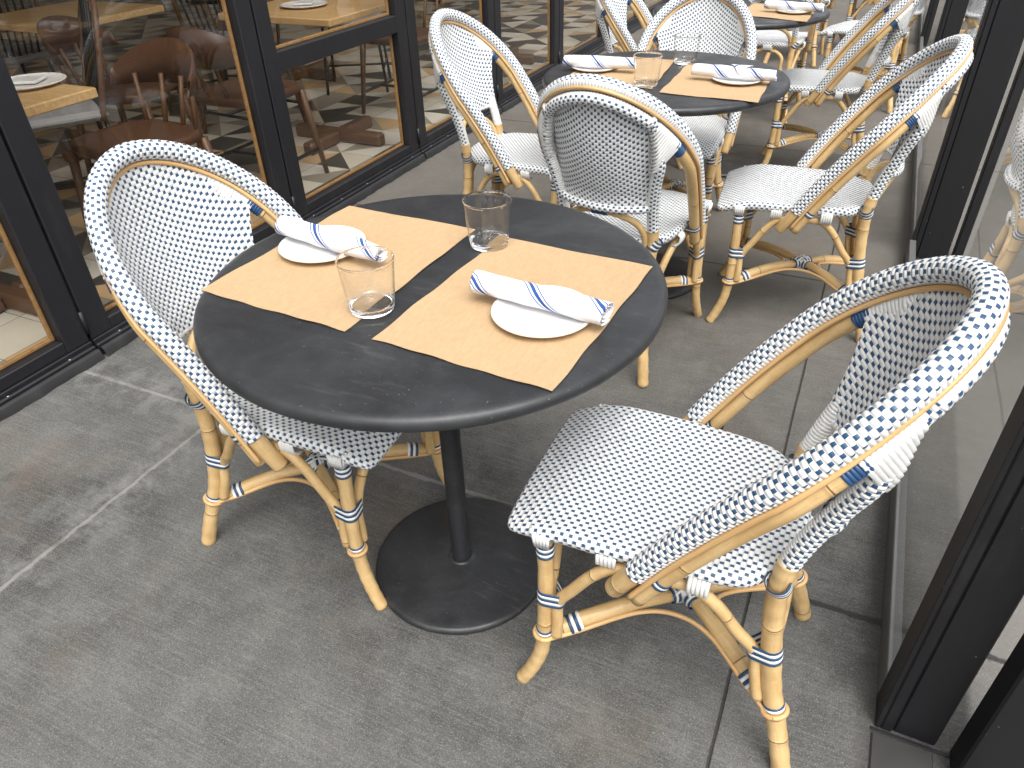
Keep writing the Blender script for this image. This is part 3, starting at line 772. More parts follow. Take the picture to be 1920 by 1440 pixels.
    for j in range(nv):
        for i in range(nu):
            f = (j * (nu + 1) + i, j * (nu + 1) + i + 1, (j + 1) * (nu + 1) + i + 1, (j + 1) * (nu + 1) + i)
            F.append(f); UV.append([uvf(verts[k]) for k in f])
    m = MB(); m.add(verts - th, F, UV); m.add(verts + th, [f[::-1] for f in F], [u[::-1] for u in UV])
    m.build('backrest', MT['panel'], root)
    # --- seat
    outl = [(0, .261), (.07, .262), (.125, .2615), (.155, .260), (.171, .255), (.178, .244), (.184, .215), (.1885, .17), (.190, .10), (.188, .02), (.181, -.06), (.170, -.125), (.156, -.152), (.134, -.172), (.112, -.198), (.07, -.211), (0, -.215)]
    o3 = crom([(a, b, 0) for a, b in outl], 6); o3 = resample(o3, step=0.0095)
    ring = np.vstack([o3, mirror(o3[1:-1][::-1])])[:, :2]; nR = len(ring); cen = np.array([0, 0.02])
    tang = np.roll(ring, -1, 0) - np.roll(ring, 1, 0); nn = np.stack([-tang[:, 1], tang[:, 0]], 1); nn /= np.linalg.norm(nn, axis=1)[:, None]
    if np.mean(np.sum(nn * (ring - cen), 1)) < 0: nn = -nn
    def ztop(x, y, k=1.0):
        z = 0.4475 - 0.010 * max(0, 1 - (x / .17) ** 2) * max(0, 1 - ((y - 0) / .2) ** 2)
        if y > 0.13:
            t = (y - 0.13) / 0.13; z -= (0.034 + 0.004 * (abs(x) / .17) ** 2 - 0.010 * (1 - (abs(x) / .18) ** 2)) * t ** 2.0
        if y < -0.15: z += 0.0
        return z
    V = []; UV_ = []
    scales = list(np.linspace(0.0, 1.0, 15) ** 0.8)
    for s_ in scales[1:]:
        for k in range(nR):
            p = cen + (ring[k] - cen - nn[k] * 0.011) * s_; V.append((p[0], p[1], ztop(*p))); UV_.append((p[0], p[1]))
    for ins, dz, al in ((0.006, 0.0022, .0055), (0.002, 0.0062, .011), (0.0, 0.012, .017), (0.001, 0.020, .025), (0.005, 0.027, .033), (0.014, 0.030, .042)):
        for k in range(nR):
            p = ring[k] - nn[k] * ins; z = ztop(*(ring[k] - nn[k] * 0.011)) - dz
            fy = max(0, (ring[k][1] - 0.2) / 0.06); z += dz * 0.35 * min(1, fy)
            q = ring[k] - nn[k] * 0.011 + nn[k] * al
            V.append((p[0], p[1], z)); UV_.append((q[0], q[1]))
    nr_ = len(scales) - 1 + 6
    base = len(V); V.append((cen[0], cen[1], ztop(*cen))); UV_.append(tuple(cen))
    V.append((cen[0], cen[1], 0.412)); UV_.append(tuple(cen))
    F = []
    for k in range(nR): F.append((base, (k + 1) % nR, k) if False else (base, k, (k + 1) % nR))
    for r in range(nr_ - 1):
        for k in range(nR):
            a, b = r * nR + k, r * nR + (k + 1) % nR; F.append((a, a + nR, b + nR, b))
    for k in range(nR): F.append((base + 1, (nr_ - 1) * nR + (k + 1) % nR, (nr_ - 1) * nR + k))
    m = MB(); m.add(V, F, [[UV_[k] for k in f] for f in F]); seat = m.build('seat', MT['seat'], root)
    # white cord wraps binding the rails under the seat
    for sgn in (1, -1):
        for (yy, n_) in ((0.075, 5), (-0.072, 5)):
            m = MB()
            for k in range(n_):
                y = yy + (k - 2) * 0.0068
                m.tube([(sgn * .181, y, .432), (sgn * .1895, y, .424), (sgn * .1885, y, .408), (sgn * .178, y, .3955), (sgn * .164, y, .394)], 0.0036, 8, (0, 1, 0))
            m.build('rail_wrap', [W], seat)
        m = MB()
        for fx in (.170,):
            for k in range(5):
                x = sgn * (fx + (k - 2) * 0.0062)
                for (yy) in (.2,):
                    m.tube([(x, yy + .006, .434), (x, yy + .0035, .418), (x, yy + 0.0, .400)], 0.0034, 8, (1, 0, 0))
                m.tube([(sgn * .1895, .187 + (k - 2) * .0062 - .0, .430), (sgn * .1885, .187 + (k - 2) * .0058, .414), (sgn * .184, .187 + (k - 2) * .0054, .398)], 0.0034, 8, (0, 1, 0))
        m.build('rail_wrap', [W], seat)
    m = MB()
    for k in range(7):
        x = (k - 3) * 0.0068
        m.tube([(x, -.205, .436), (x, -.2185, .428), (x, -.2175, .408), (x, -.203, .395)], 0.0036, 8, (1, 0, 0))
    m.build('rail_wrap', [W], seat)
    # --- legs
    fl = crom([(.187, .2285, 0), (.184, .212, .035), (.180, .196, .08), (.1775, .187, .13), (.176, .184, .2), (.172, .184, .3), (.1695, .187, .405), (.169, .188, .43)], 8)
    rl = crom([(.181, -.270, 0), (.170, -.254, .06), (.157, -.236, .12), (.146, -.218, .18), (.139, -.204, .25), (.1365, -.192, .33), (.138, -.186, .40), (.1395, -.186, .44), (.1395, -.190, .482)], 8)
    mid = lambda P, z: np.array([np.interp(z, P[:, 2], P[:, j]) for j in range(3)])
    zl = {'f': 0.158, 'r': 0.136}
    for sx in (1, -1):
        for kind, P, r in (('f', fl, 0.0145), ('r', rl, 0.0170)):
            q = P * np.array([sx, 1, 1])
            m = MB(); rr = r * (1 + 0.03 * np.sin(np.arange(len(q)) * 1.3)); rr[0] *= 0.93
            m.tube(q, rr, 16, (sx, 0, 0)); leg = m.build('leg', B, root)
            m = MB()
            ys = -1 if kind == 'f' else 1
            br = 0.0108
            # brace poles beside this leg (side one and cross one)
            zb = 0.248 if kind == 'f' else 0.245
            c = mid(q, zb + .017); ax = nrm(mid(q, zb + .05) - mid(q, zb))
            cs = c + np.array([0, ys * (r + br - .001), 0]); cx = c + np.array([-sx * (r + br - .001), 0, 0])
            m.hull([(c, r), (cs, br), (cx, br)], ax, -0.017, 5, 0.0068, 'n', 0.0012)
            m.build('binding', [N, W], leg); m = MB()
            if kind == 'f':
                c = mid(q, .380); ax = nrm(mid(q, .41) - mid(q, .37)); m.hull([(c, r)], ax, -0.014, 5, 0.0060, 'n', 0.0012)
            else:
                c = mid(q, .424); ax = nrm(mid(q, .45) - mid(q, .40) + np.array([0.03 * sx, .22 * (mid(q, .45) - mid(q, .40))[2] / .05 * .05, 0])); m.hull([(c, r + .0008)], ax, -0.004, 5, 0.0066, 'n', 0.0014)
            m.build('binding', [N, W], leg); m = MB()
            # cane loop with cords above and below
            zc = zl[kind]; c = mid(q, zc); ax = nrm(mid(q, zc + .02) - mid(q, zc - .02))
            m.hull([(c, r)], ax, 0.0055, 2, 0.0055, 'w', 0.0012); m.hull([(c, r)], ax, -0.0105, 1, 0.0052, 'n', 0.0010)
            e1 = nrm(np.cross(ax, (0, 1, 0))); e2 = np.cross(ax, e1)
            th = np.linspace(0, 2 * np.pi, 25)
            m.tube([c + (r + .0035) * (math.cos(t) * e1 + math.sin(t) * e2) for t in th], 0.0046, 8, ax, False, 2)
            m.build('cane_loop', [N, W, C], leg)
    # --- arch braces
    def leg_at(kind, z, sx): return mid((fl if kind == 'f' else rl), z) * np.array([sx, 1, 1])
    g = 0.0108
    for sx in (1, -1):
        off = lambda kind, z: leg_at(kind, z, sx) + np.array([0, (-1 if kind == 'f' else 1) * ((.0145 if kind == 'f' else .017) + g - .001), 0])
        pts = [off('f', .165), off('f', .20), off('f', .255), (.176 * sx, .132, .305), (.178 * sx, .098, .360), (.178 * sx, .066, .392), (.177 * sx, .03, .401), (.173 * sx, -.03, .401), (.167 * sx, -.066, .394), (.158 * sx, -.105, .357), (.148 * sx, -.142, .300), off('r', .252), off('r', .20), off('r', .150)]
        m = MB(); m.tube(crom(pts, 8), g, 14, (sx, 0, 0)); m.build('brace', B, root)
    for kind in ('f', 'r'):
        rr = .0145 if kind == 'f' else .017; zt = .398; yt = .20 if kind == 'f' else -.196
        o_ = lambda z: leg_at(kind, z, 1) + np.array([-(rr + g - .001), 0, 0])
        b0 = o_(.25); lows = [o_(.165 if kind == 'f' else .15), o_(.20), b0]
        up = [(b0[0] - .022, b0[1] * .95 + yt * .05, .305), (.088, b0[1] * .5 + yt * .5, .362), (.052, yt, .392), (.02, yt, zt)]
        half = lows + up; pts = half + [tuple(np.array(p) * (-1, 1, 1)) for p in half[::-1]]
        m = MB(); m.tube(crom(pts, 8), g, 14, (0, 1, 0)); b_ = m.build('brace', B, root)
    # decorative arch between the posts under the panel
    h = [(.121, -.190, .425), (.118, -.199, .462), (.100, -.216, .498), (.066, -.236, .522), (.025, -.246, .532)]
    pts = h + [tuple(np.array(p) * (-1, 1, 1)) for p in h[::-1]]
    m = MB(); P = crom(pts, 8); m.tube(P, 0.0098, 14, (0, 1, 0)); a_ = m.build('back_arch', B, root)
    m = MB(); m.hull([(np.array([0, -.2475, .5325]), .0103)], (1, 0, 0), -0.024, 8, 0.006, 'n', 0.0009, (0, 0)); m.build('binding', [MT['blue']], a_)
    # --- stretchers (crossed poles)
    kn = np.array([0, -.038, .178])
    for sx in (1, -1):
        a = leg_at('f', .156, sx); b = leg_at('r', .134, -sx); dz = 0.004 * sx
        da = nrm(kn - a); db = nrm(kn - b)
        pts = [a + da * .020, a * .72 + kn * .28 + (0, 0, .010), a * .38 + kn * .62 + (0, 0, .012), kn + (0, 0, dz), b * .38 + kn * .62 + (0, 0, .010), b * .72 + kn * .28 + (0, 0, .006), b + db * .022]
        P = crom(pts, 8); m = MB(); m.tube(P, [0.0150 - 0.003 * math.exp(-((t - .5) / .12) ** 2) for t in np.linspace(0, 1, len(P))], 14, (0, 0, 1)); st = m.build('stretcher', B, root)
        LL = np.linalg.norm(np.diff(P, axis=0), axis=1).sum()
        for s_ in (0.028, LL - 0.054):
            m = MB()
            c = at(P, s_); ax = nrm(at(P, s_ + .01) - at(P, s_ - .01)); ax = ax if s_ < .1 else ax
            e = nrm(np.cross(ax, (0, 0, 1)))
            m.hull([(c, .0148), (c + e * .014 + (0, 0, -.004), .005), (c - e * .014 + (0, 0, -.004), .005)], ax, 0, 4, 0.0066, 'n', 0.0012)
            m.build('binding', [N, W], st)
    # thin canes along the crossed poles
    for A, Bk in (((1, 'f'), (-1, 'f')), ((1, 'r'), (-1, 'r')), ((1, 'f'), (1, 'r')), ((-1, 'f'), (-1, 'r'))):
        a = leg_at(A[1], zl[A[1]] - .003, A[0]); b = leg_at(Bk[1], zl[Bk[1]] - .003, Bk[0])
        o_ = nrm((a + b) / 2 - kn); o_[2] = 0; o_ = nrm(o_)
        def side(p, other):
            d = nrm(kn - p); s_ = nrm(np.cross(d, (0, 0, 1))); s_ = s_ if s_ @ (other - p) > 0 else -s_; return d, s_
        d1, s1 = side(a, b); d2, s2 = side(b, a)
        L1 = np.linalg.norm(kn - a); L3 = np.linalg.norm(kn - b)
        pts = [a + s1 * .015 + d1 * .0, a + d1 * .06 + s1 * .016, a + d1 * (L1 * .62) + s1 * .017 + (0, 0, .004), kn + o_ * .058 - (0, 0, .003), b + d2 * (L3 * .62) + s2 * .017 + (0, 0, .004), b + d2 * .06 + s2 * .016, b + s2 * .015]
        m = MB(); m.tube(crom(pts, 10), 0.0046, 8, (0, 0, 1)); m.build('stretcher_cane', C, root)
    # knot in the middle
    m = MB()
    for k, (ax, w) in enumerate((((.55, .6, 0), 3), ((.55, -.6, 0), 3))):
        for sg in (-1, 1):
            c = kn + nrm(ax) * sg * 0.026
            m.hull([(c, .0140)], nrm(ax), -0.007, w, .0056, 'n', .0016)
    for sg in (-1, 1):
        for off2, mi in ((0, 0), (.006, 1), (-.006, 1)):
            e = nrm((1, sg * .12, 0)); f_ = nrm((-.12 * sg, 1, 0)) if sg > 0 else nrm((0.9, 0.45, 0)); e = nrm((1, sg, 0.0)); f_ = nrm((-sg, 1, 0))
            P = [kn + e * (.030 * math.cos(t)) + f_ * off2 + np.array([0, 0, .019 * math.sin(t) + .001]) for t in np.linspace(0, 2 * np.pi, 21)]
            m.tube(P, .0034, 8, f_, False, mi)
    m.tube([kn - (0, 0, .013), kn + (0, 0, .013)], .018, 12, (1, 0, 0), True, 1)
    m.build('knot', [N, W], root)
    return root

chair = make_chair()
chairs = [
    ((-.144, .952), 91.15, 'large nearest woven bistro chair at lower right, its back against the glass screen'),
    ((-.957, .970), -88.14, 'woven bistro chair pushed under the front table on its left, backed by the storefront window'),
    ((-.588, 2.105), -5.76, 'woven bistro chair seen from behind, between the front table and the middle table'),
    ((-.123, 2.494), 95.15, 'woven bistro chair right of the middle table, next to the second black post'),
    ((-1.14, 2.537), -90.16, 'woven bistro chair on the window side of the middle table'),
    ((-.674, 3.022), 181.4, 'woven bistro chair facing the camera on the far side of the middle table'),
    ((-1.041, 3.963), -88.8, 'woven bistro chair cut by the top edge, on the window side of the third table'),
    ((-.215, 3.999), 94.45, 'woven bistro chair right of the third table, its hoop cut by the top edge'),
    ((-.086, 5.449), 77.9, 'woven bistro chair at top right whose pale seat shows beyond the third table'),
    ((-.600, 5.002), -1.4, 'woven bistro chair whose seat shows under the far edge of the third table'),
    ((-.10, 7.05), 88, 'farthest woven bistro chair, only its front legs showing at the top edge'),
    ((-.62, 6.62), 0, 'far woven bistro chair of which only legs show at the top edge'),
]
for i, ((x, y), a, lab) in enumerate(chairs):
    if i == 0: chair.location = (x, y, 0); chair.rotation_euler = (0, 0, R_(a)); chair['label'] = lab
    else: dup(chair, (x, y, 0), R_(a), lab)

# ================================================================== TABLES
def make_table():
    root = empty('round_table'); tag(root, 'x', 'table', 'black round pedestal tables')
    Rt = .4034; m = MB()
    prof = [(0.0, .7447), (.2, .7449), (.34, .745), (.378, .7452), (.386, .7455), (.392, .7453), (.3975, .7435), (.4015, .7398), (.4034, .7345), (.4032, .7290), (.4010, .7240), (.3970, .7205), (.392, .7190), (.384, .7192), (.378, .7225), (.372, .7250), (.2, .7250), (0, .7250)]
    m.lathe(prof, 160); m.build('tabletop', MT['powder'], root)
    m = MB(); m.lathe([(0.0215, .026), (0.0215, .20), (0.0215, .72), (.05, .7245), (.0, .7248)], 40); m.build('column', MT['powder'], root)
    m = MB(); m.lathe([(0.0, .0015), (.197, .0015), (.2005, .0045), (.2009, .010), (.1985, .0155), (.193, .0180), (.18, .0190), (.10, .0225), (.034, .0255), (.0285, .0262), (.0272, .0285), (.0245, .0292), (.0218, .0285)], 120)
    m.build('base', MT['powder'], root)
    return root
tb = make_table(); tb.location = (-.619, .973, 0); tb['label'] = 'large black round table in the foreground'
dup(tb, (-.636, 2.53, 0), 0.8, 'black round table in the middle, partly hidden by the chair seen from behind')
dup(tb, (-.648, 3.913, 0), 1.7, 'black round table at the top edge, farthest of those whose top shows')

# ================================================================== TABLE SETTINGS
TZ = 0.7453
def mat_sheet(corners, label, seed):
    """kraft placemat: corners in order, gently curled"""
    c = [np.array(p, float) for p in corners]; n = 26; rnd = random.Random(seed)
    o = sum(c) / 4; V = []; ph = rnd.random() * 6
    for j in range(n + 1):
        for i in range(n + 1):
            u, v = i / n, j / n
            p = (1 - u) * (1 - v) * c[0] + u * (1 - v) * c[1] + u * v * c[2] + (1 - u) * v * c[3]
            ed = min(u, 1 - u, v, 1 - v); e = max(0, 1 - ed / 0.10)
            z = TZ + 0.0009 + 0.0016 * e * (0.5 + 0.5 * math.sin(9 * u + 7 * v + ph)) + 0.0005 * (1 + math.sin(23 * u * 1.0 + ph) * math.sin(17 * v))
            wx = 0.0012 * math.sin(19 * v + ph) * (1 if i in (0, n) else 0); wy = 0.0012 * math.sin(23 * u + ph) * (1 if j in (0, n) else 0)
            V.append((p[0] - o[0] + wx, p[1] - o[1] + wy, z))
    F = [(j * (n + 1) + i, j * (n + 1) + i + 1, (j + 1) * (n + 1) + i + 1, (j + 1) * (n + 1) + i) for j in range(n) for i in range(n)]
    m = MB(); m.add(V, F); m.add([(a, b, z - 0.0006) for a, b, z in V], [f[::-1] for f in F])
    ob = m.build('placemat', MT['kraft']); ob.location = (o[0], o[1], 0)
    return tag(ob, label, 'placemat', 'brown kraft paper placemats')
mat_sheet([(-.970, .775), (-.657, .760), (-.644, 1.180), (-.952, 1.188)], 'brown kraft paper placemat on the front table beside the left chair', 1)
mat_sheet([(-.604, .757), (-.299, .738), (-.277, 1.150), (-.582, 1.166)], 'brown kraft paper placemat on the right half of the front table', 2)
mat_sheet([(-.925, 2.36), (-.622, 2.34), (-.655, 2.755), (-.955, 2.74)], 'brown kraft paper placemat on the window side of the middle table', 3)
mat_sheet([(-.588, 2.30), (-.290, 2.286), (-.298, 2.69), (-.598, 2.715)], 'brown kraft paper placemat on the right half of the middle table', 4)
mat_sheet([(-.617, 3.735), (-.312, 3.632), (-.312, 4.03), (-.612, 4.08)], 'brown kraft paper placemat on the farthest table, under a rolled napkin', 5)
def make_plate():
    m = MB(); r = .0820
    m.lathe([(0, .0005), (.040, .0005), (.044, 0.0002), (.047, .001), (.068, .004), (r - .001, .0095), (r, .0112), (r - .0012, .0128), (r - .004, .0130), (r - .0075, .0112), (.064, .0078), (.04, .0066), (0, .0064)], 90)
    return m.build('saucer', MT['ceramic'])
pl = make_plate(); tag(pl, 'small white stoneware saucer under the napkin on the right side of the front table', 'saucer', 'white stoneware saucers')
PZ = TZ + 0.0022
pl.location = (-.390, .918, PZ)
for loc, lab in (((-.872, .993), 'small white stoneware saucer on the front table nearest the left chair'), ((-.880, 2.535), 'small white stoneware saucer on the window side of the middle table'), ((-.392, 2.515), 'small white stoneware saucer on the middle table, under a pointed napkin flap'), ((-.395, 3.86), 'small white stoneware saucer on the farthest table')):
    d = pl.copy(); col.objects.link(d); d.location = (loc[0], loc[1], PZ); d['label'] = lab; d.rotation_euler = (0, 0, random.random() * 6)

def napkin(a, b, label, ph, slope=1.0, r=0.0205, taper=0.0, flap=None, z0=None, tiltz=0.0, seed=0):
    """rolled napkin from a to b (x,y), spiral ends, helical stripes via UV"""
    rnd = random.Random(seed)
    a = np.array(a, float); b = np.array(b, float); L = np.linalg.norm(b - a); d = (b - a) / L; s = np.array([-d[1], d[0]])
    zc = (PZ + 0.0125 + r * .93) if z0 is None else z0; o = (a + b) / 2
    SD = -1.0
    nL, nA = 60, 110; turns = 2.6; V = []; UV = []
    for i in range(nL + 1):
        t = i / nL; x = (t - .5) * L
        for k in range(nA + 1):
            w = k / nA; th = w * turns * 2 * math.pi + ph * 2 + 1.2 * t * 1.0
            rr = r * (0.30 + 0.70 * w)
            rr *= (1 - taper * max(0, (t - .6) / .4) ** 1.5)
            rr += 0.0009 * math.sin(2 * th + 5 * t + seed) * w + 0.0005 * math.sin(14 * t + 2 * th) * w + 0.0004 * math.sin(31 * t + seed) * w
            if t < .06: rr *= 1 - 0.06 * (1 - t / .06)
            xe = x + (0.003 * math.sin(th + seed) + 0.002 * w) * (1 if t > .97 else (-1 if t < .03 else 0))
            y = rr * math.cos(th) * 1.06; z = rr * math.sin(th) * 0.92
            z -= 0.0006 * abs(2 * t - 1) ** 2.2
            V.append((d[0] * xe + s[0] * y, d[1] * xe + s[1] * y, zc + z + tiltz * (t - .5)))
            # unrolled angle relative to the top: shift along length = slope * arc
            UV.append((x + slope * r * (((th + math.pi / 2) % (2 * math.pi)) - math.pi) * SD + ph * 0.115, th * r))
    F = []; U = []
    for i in range(nL):
        for k in range(nA):
            f = (i * (nA + 1) + k, i * (nA + 1) + k + 1, (i + 1) * (nA + 1) + k + 1, (i + 1) * (nA + 1) + k)
            uv = [UV[q] for q in f]
            if abs(uv[0][0] - uv[1][0]) > 0.03: uv = [uv[0], (uv[0][0], uv[1][1]), (uv[3][0], uv[2][1]), uv[3]]
            F.append(f); U.append(uv)
    m = MB(); m.add(V, F, U)
    ob = m.build('napkin', MT['napkin']); ob.location = (o[0], o[1], 0); tag(ob, label, 'napkin', 'rolled white napkins with blue stripes')
    md = ob.modifiers.new('thickness', 'SOLIDIFY'); md.thickness = 0.0011; md.offset = 0
    if flap is not None:
        # folded point hanging over the side that faces the camera
        V = []; F = []; UV = []; n = 10
        for j in range(n + 1):
            t = j / n; wd = 0.034 * (1 - t) + 0.0008
            ang = math.pi * 0.5 + 0.25 - 0.0 * t
            ang = (math.pi / 2 - 0.3) + t * 1.9
            rr = r * 1.075 + 0.001
            yy = -rr * math.cos(ang) * -1.0; zz = rr * math.sin(ang) * 0.95
            y_ = rr * 1.08 * math.cos(math.pi / 2 + (ang - math.pi / 2)) ; 
            for i in range(5):
                xx = flap + (i / 4 - .5) * 2 * wd
                yy = -abs(rr * 1.06 * math.sin(ang - math.pi / 2)) if ang > math.pi / 2 else rr * 1.06 * math.sin(math.pi / 2 - ang)
                V.append((d[0] * xx + s[0] * yy, d[1] * xx + s[1] * yy, zc + rr * .95 * math.cos(ang - math.pi / 2)))
                UV.append((xx + t * .04 - .02, t * .05))
        for j in range(n):
            for i in range(4): F.append((j * 5 + i, j * 5 + i + 1, (j + 1) * 5 + i + 1, (j + 1) * 5 + i))
        m = MB(); m.add(V, F, [[UV[q] for q in f] for f in F]); fo = m.build('napkin_flap', MT['napkin'], ob)
        md = fo.modifiers.new('thickness', 'SOLIDIFY'); md.thickness = 0.0014; md.offset = 1
    return ob
napkin((-.514, .934), (-.284, .914), 'rolled white napkin with blue stripes on the right side of the front table', 0.12, 1.0, seed=1)
napkin((-.962, .996), (-.718, .962), 'rolled white napkin with blue stripes on the front table, its narrow end behind a glass', 0.30, 0.9, r=0.0215, taper=0.34, seed=2, tiltz=-0.004)
napkin((-.975, 2.492), (-.735, 2.520), 'rolled white napkin on the window side of the middle table', 0.22, 0.8, seed=3)
napkin((-.530, 2.500), (-.275, 2.488), 'rolled white napkin with a pointed flap on the right side of the middle table', 0.6, 0.9, seed=4, flap=0.02)
napkin((-.520, 3.850), (-.270, 3.800), 'rolled white napkin on the farthest table', 0.4, 0.9, seed=5)

def make_glass():
    h, rt, rb = .0905, .0455, .0362; m = MB()
    po = [(0, .0004), (rb - .003, .0004), (rb - .0008, .0016), (rb, .004), (rb + .0012, .012)]
    for k in (1, 2, 3, 4, 5, 6, 7, 7.75, 8): t = k / 8; po.append((rb + .0012 + (rt - rb - .0012) * (t ** .8), .012 + (h - .013) * t))
    wl = .0013
    po += [(rt - .0003, h - .0002), (rt - wl * .5, h + .0002), (rt - wl, h - .0004)]
    pi_ = []
    for k in (8, 7.75, 7, 6, 5, 4, 3, 2, 1): t = k / 8; pi_.append((rb + .0012 + (rt - rb - .0012) * (t ** .8) - wl, .012 + (h - .0145) * t))
    pi_ += [(rb - .0012, .0145), (rb - .004, .0112), (rb - .010, .0100), (0, .0096)]
    m.lathe(po + pi_, 96)
    for q, f in enumerate(m.f):
        if 0.0165 < sum(m.v[k][2] for k in f) / 4 < h - .0045: m.mi[q] = 1
    return m.build('tumbler', [MT['clear'], MT['thin']])
gl = make_glass(); gl.location = (-.655, .835, TZ + .0026); tag(gl, 'clear tumbler nearest the camera, standing on the front table in front of a napkin', 'glass', 'clear water tumblers')
for loc, lab in (((-.588, 1.128), 'clear tumbler at the far edge of the front table, between the two placemats'), ((-.652, 2.38), 'clear tumbler on the middle table rising behind the chair seen from behind'), ((-.612, 2.72), 'clear tumbler at the middle table far edge, before the chair facing the camera'), ((-.610, 4.135), 'clear tumbler on the farthest table cut by the top edge')):
    d = gl.copy(); col.objects.link(d); d.location = (loc[0], loc[1], TZ + .0005 + (0.0 if loc[1] > 2 else .0)); d['label'] = lab

# ================================================================== INTERIOR (seen through the windows)
def wood_table(x0, y0, x1, y1, label):
    root = empty('wooden_table', ((x0 + x1) / 2, (y0 + y1) / 2, 0.03), 0, label, 'table', 'wooden dining tables inside the restaurant')
    hx, hy = (x1 - x0) / 2, (y1 - y0) / 2
    m = MB(); m.box((-hx, -hy, .685), (hx, hy, .718), bev=.004); m.build('tabletop', MT['table_wood'], root)
    m = MB(); m.tube([(0, 0, .03), (0, 0, .2), (0, 0, .684)], [.05, .038, .045], 16); m.build('column', MT['brown'], root)
    m = MB(); m.box((-.30, -.035, 0.001), (.30, .035, .07), bev=.012); m.box((-.035, -.30, 0.0015), (.035, -.0355, .068), bev=.012); m.box((-.035, .0355, .0015), (.035, .30, .068), bev=.012); m.build('foot', MT['brown'], root)
    return root
wood_table(-3.10, .98, -2.40, 1.76, 'square wooden table inside, behind the leftmost window glass')
wood_table(-3.12, 3.10, -2.42, 3.86, 'square wooden table inside, behind the window with the low black crossbar')
wood_table(-4.35, 2.55, -3.65, 3.25, 'wooden table deeper inside, seen high in the left window')
wood_table(-4.35, 4.35, -3.65, 5.05, 'wooden table deep inside, seen through the second window')
wood_table(-3.12, 5.3, -2.42, 6.0, 'wooden table inside behind the windows near the top centre')
def wood_chair():
    root = empty('wooden_chair'); tag(root, 'x', 'chair', 'brown wooden chairs inside the restaurant')
    m = MB()
    pts = []
    for k in range(48):
        t = 2 * math.pi * k / 48; ct, st = math.cos(t), math.sin(t)
        pts.append((.215 * abs(ct) ** .55 * (1 if ct > 0 else -1), .205 * abs(st) ** .55 * (1 if st > 0 else -1)))
    V = []; F = []; rings = [(0.86, .458), (.97, .460), (1.0, .452), (1.0, .430), (.96, .420), (.4, .418)]
    for s_, z in rings: V += [(a * s_, b * s_, z) for a, b in pts]
    V.append((0, 0, .450)); V.append((0, 0, .418)); c0 = len(V) - 2
    for k in range(48): F.append((c0, k, (k + 1) % 48)); F.append((c0 + 1, 5 * 48 + (k + 1) % 48, 5 * 48 + k))
    for r in range(5):
        for k in range(48): a, b = r * 48 + k, r * 48 + (k + 1) % 48; F.append((a, a + 48, b + 48, b))
    m.add(V, F); m.build('seat', MT['leather'], root)
    for sx in (1, -1):
        for sy in (1, -1):
            m = MB(); m.tube([(.215 * sx, .215 * sy, 0), (.175 * sx, .175 * sy, .425)], [.0125, .019], 12, (1, 0, 0)); m.build('leg', MT['brown'], root)
    m = MB()
    for sx in (1, -1): m.tube([(.203 * sx, -.202, .13), (.203 * sx, .202, .13)], .009, 10)
    m.tube([(-.197, 0, .131), (.197, 0, .131)], .009, 10); m.build('stretcher', MT['dark'], root)
    m = MB(); n = 24; V = []; F = []
    for k in range(n + 1):
        t = math.radians(-78 + 156 * k / n) ; x = .235 * math.sin(t); y = -.05 - .205 * math.cos(t) ** .8 if math.cos(t) > 0 else -.05
        h0, h1 = .60, .60 + .17 * max(.25, math.cos(t) ** .7)
        for (dy, z) in ((0, h0), (-.02, h1), (-.032, h1), (-.012, h0)):
            V.append((x * (1 + (-dy) * .6), y + dy, z))
    for k in range(n):
        for q in range(4): F.append((k * 4 + q, k * 4 + (q + 1) % 4, (k + 1) * 4 + (q + 1) % 4, (k + 1) * 4 + q))
    F += [(0, 1, 2, 3), (n * 4 + 3, n * 4 + 2, n * 4 + 1, n * 4)]
    m.add(V, F)
    m.build('backrest', MT['leather'], root)
    m = MB()
    for x in (-.17, -.06, .06, .17): m.tube([(x * .9, -.17 if abs(x) > .1 else -.185, .44), (x, -.235 if abs(x) < .1 else -.19, .64)], .010, 10)
    m.build('spindle', MT['brown'], root)
    return root
wc = wood_chair()
ic = [((-2.72, 2.78), 0, 'brown leather seated chair inside, behind the lower pane of the window with the crossbar'),
      ((-2.62, 2.02), 175, 'rust coloured leather chair inside, behind the top of the left woven chair'),
      ((-3.35, 2.62), -70, 'brown chair further inside, between two wooden tables'),
      ((-3.45, 1.45), 80, 'brown chair at the inner side of the leftmost table'),
      ((-3.42, 3.50), 85, 'brown chair at the inner side of the table behind the crossbar window'),
      ((-2.75, 4.22), 180, 'brown chair inside beyond the crossbar window table'),
      ((-4.0, 3.75), 160, 'brown chair deep inside by the second row of tables'),
      ((-4.0, 2.1), 0, 'brown chair deep inside at the near end of the second row'),
      ((-2.62, .62), 0, 'brown leather chair inside at the left edge, behind the lower left glass')]
for i, ((x, y), a, lab) in enumerate(ic):
    if i == 0: wc.location = (x, y, .03); wc.rotation_euler = (0, 0, R_(a)); wc['label'] = lab
    else: dup(wc, (x, y, .03), R_(a), lab)
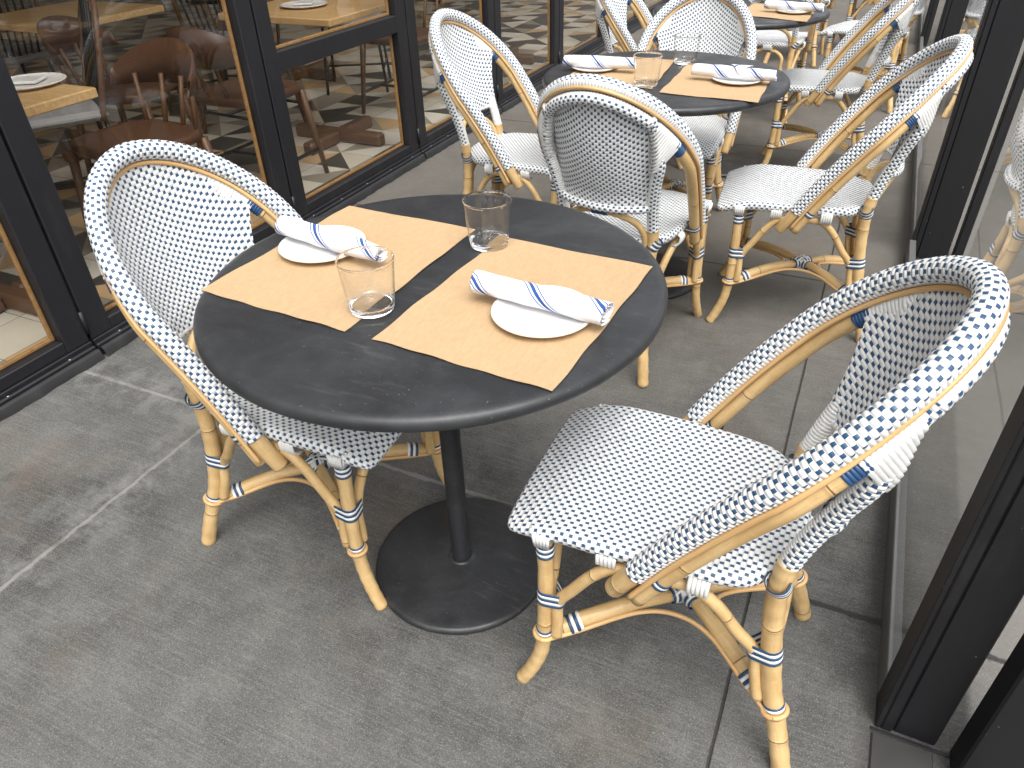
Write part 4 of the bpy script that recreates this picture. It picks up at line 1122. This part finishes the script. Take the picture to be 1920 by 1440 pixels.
def metal_chair():
    root = empty('dark_chair'); tag(root, 'x', 'chair', 'dark wicker chairs with grey seats inside')
    m = MB(); m.box((-.2, -.2, .43), (.2, .2, .475), bev=.018); m.build('cushion', MT['cushion'], root)
    for sx in (1, -1):
        for sy in (1, -1):
            m = MB(); m.tube([(.20 * sx, .21 * sy, 0), (.175 * sx, .18 * sy, .43)], .010, 10); m.build('leg', MT['dark'], root)
    h = [(.19, -.17, .43), (.205, -.22, .62), (.19, -.26, .78), (.12, -.29, .88), (0, -.30, .915)]
    P = crom(h + [(-a, b, c) for a, b, c in h[:-1][::-1]], 8); m = MB(); m.tube(P, .013, 12); m.build('back_hoop', MT['brown'], root)
    m = MB()
    for k in range(9):
        x = -.16 + .04 * k; zt = .90 - .42 * (abs(x) / .2) ** 2.4 * .45; m.tube([(x * .9, -.18, .47), (x, -.225, .65), (x, -.272, zt)], .007, 8)
    m.build('backrest', MT['dark'], root)
    m = MB(); m.tube([(-.19, .2, .15), (.19, .2, .15)], .007, 8); m.tube([(-.19, -.2, .15), (.19, -.2, .15)], .007, 8); m.tube([(0, -.2, .15), (0, .2, .15)], .007, 8); m.build('stretcher', MT['dark'], root)
    return root
mc = metal_chair()
for i, ((x, y), a, lab) in enumerate([((-3.28, 2.15), 150, 'dark chair with grey cushion inside, seen low in the left window'), ((-3.85, 3.9), 20, 'dark chair with grey cushion deeper inside near the window mullion'), ((-4.7, 2.9), 80, 'dark round backed chair deep inside at the top left'), ((-3.4, 4.6), -60, 'dark chair with grey cushion inside behind the far window chair')]):
    if i == 0: mc.location = (x, y, .03); mc.rotation_euler = (0, 0, R_(a)); mc['label'] = lab
    else: dup(mc, (x, y, .03), R_(a), lab)
# plates on inside tables
for (x, y), lab in (((-2.66, 1.70), 'white plate with folded napkin on the leftmost table inside'), ((-2.80, 3.40), 'white plate with folded napkin on the table behind the crossbar window')):
    d = pl.copy(); d.data = pl.data; col.objects.link(d); d.scale = (1.5, 1.5, 1.2); d.location = (x, y, .7485); d['label'] = lab; d['category'] = 'plate'; d['group'] = 'plates inside'
    m = MB(); m.box((-.05, -.045, 0), (.05, .045, .010), bev=.004); n_ = m.build('napkin', MT['white']); n_.location = (x, y, .7605); n_.rotation_euler = (0, 0, .5)
    tag(n_, 'folded white napkin on the ' + ('leftmost' if y < 2 else 'crossbar window') + ' table inside', 'napkin')
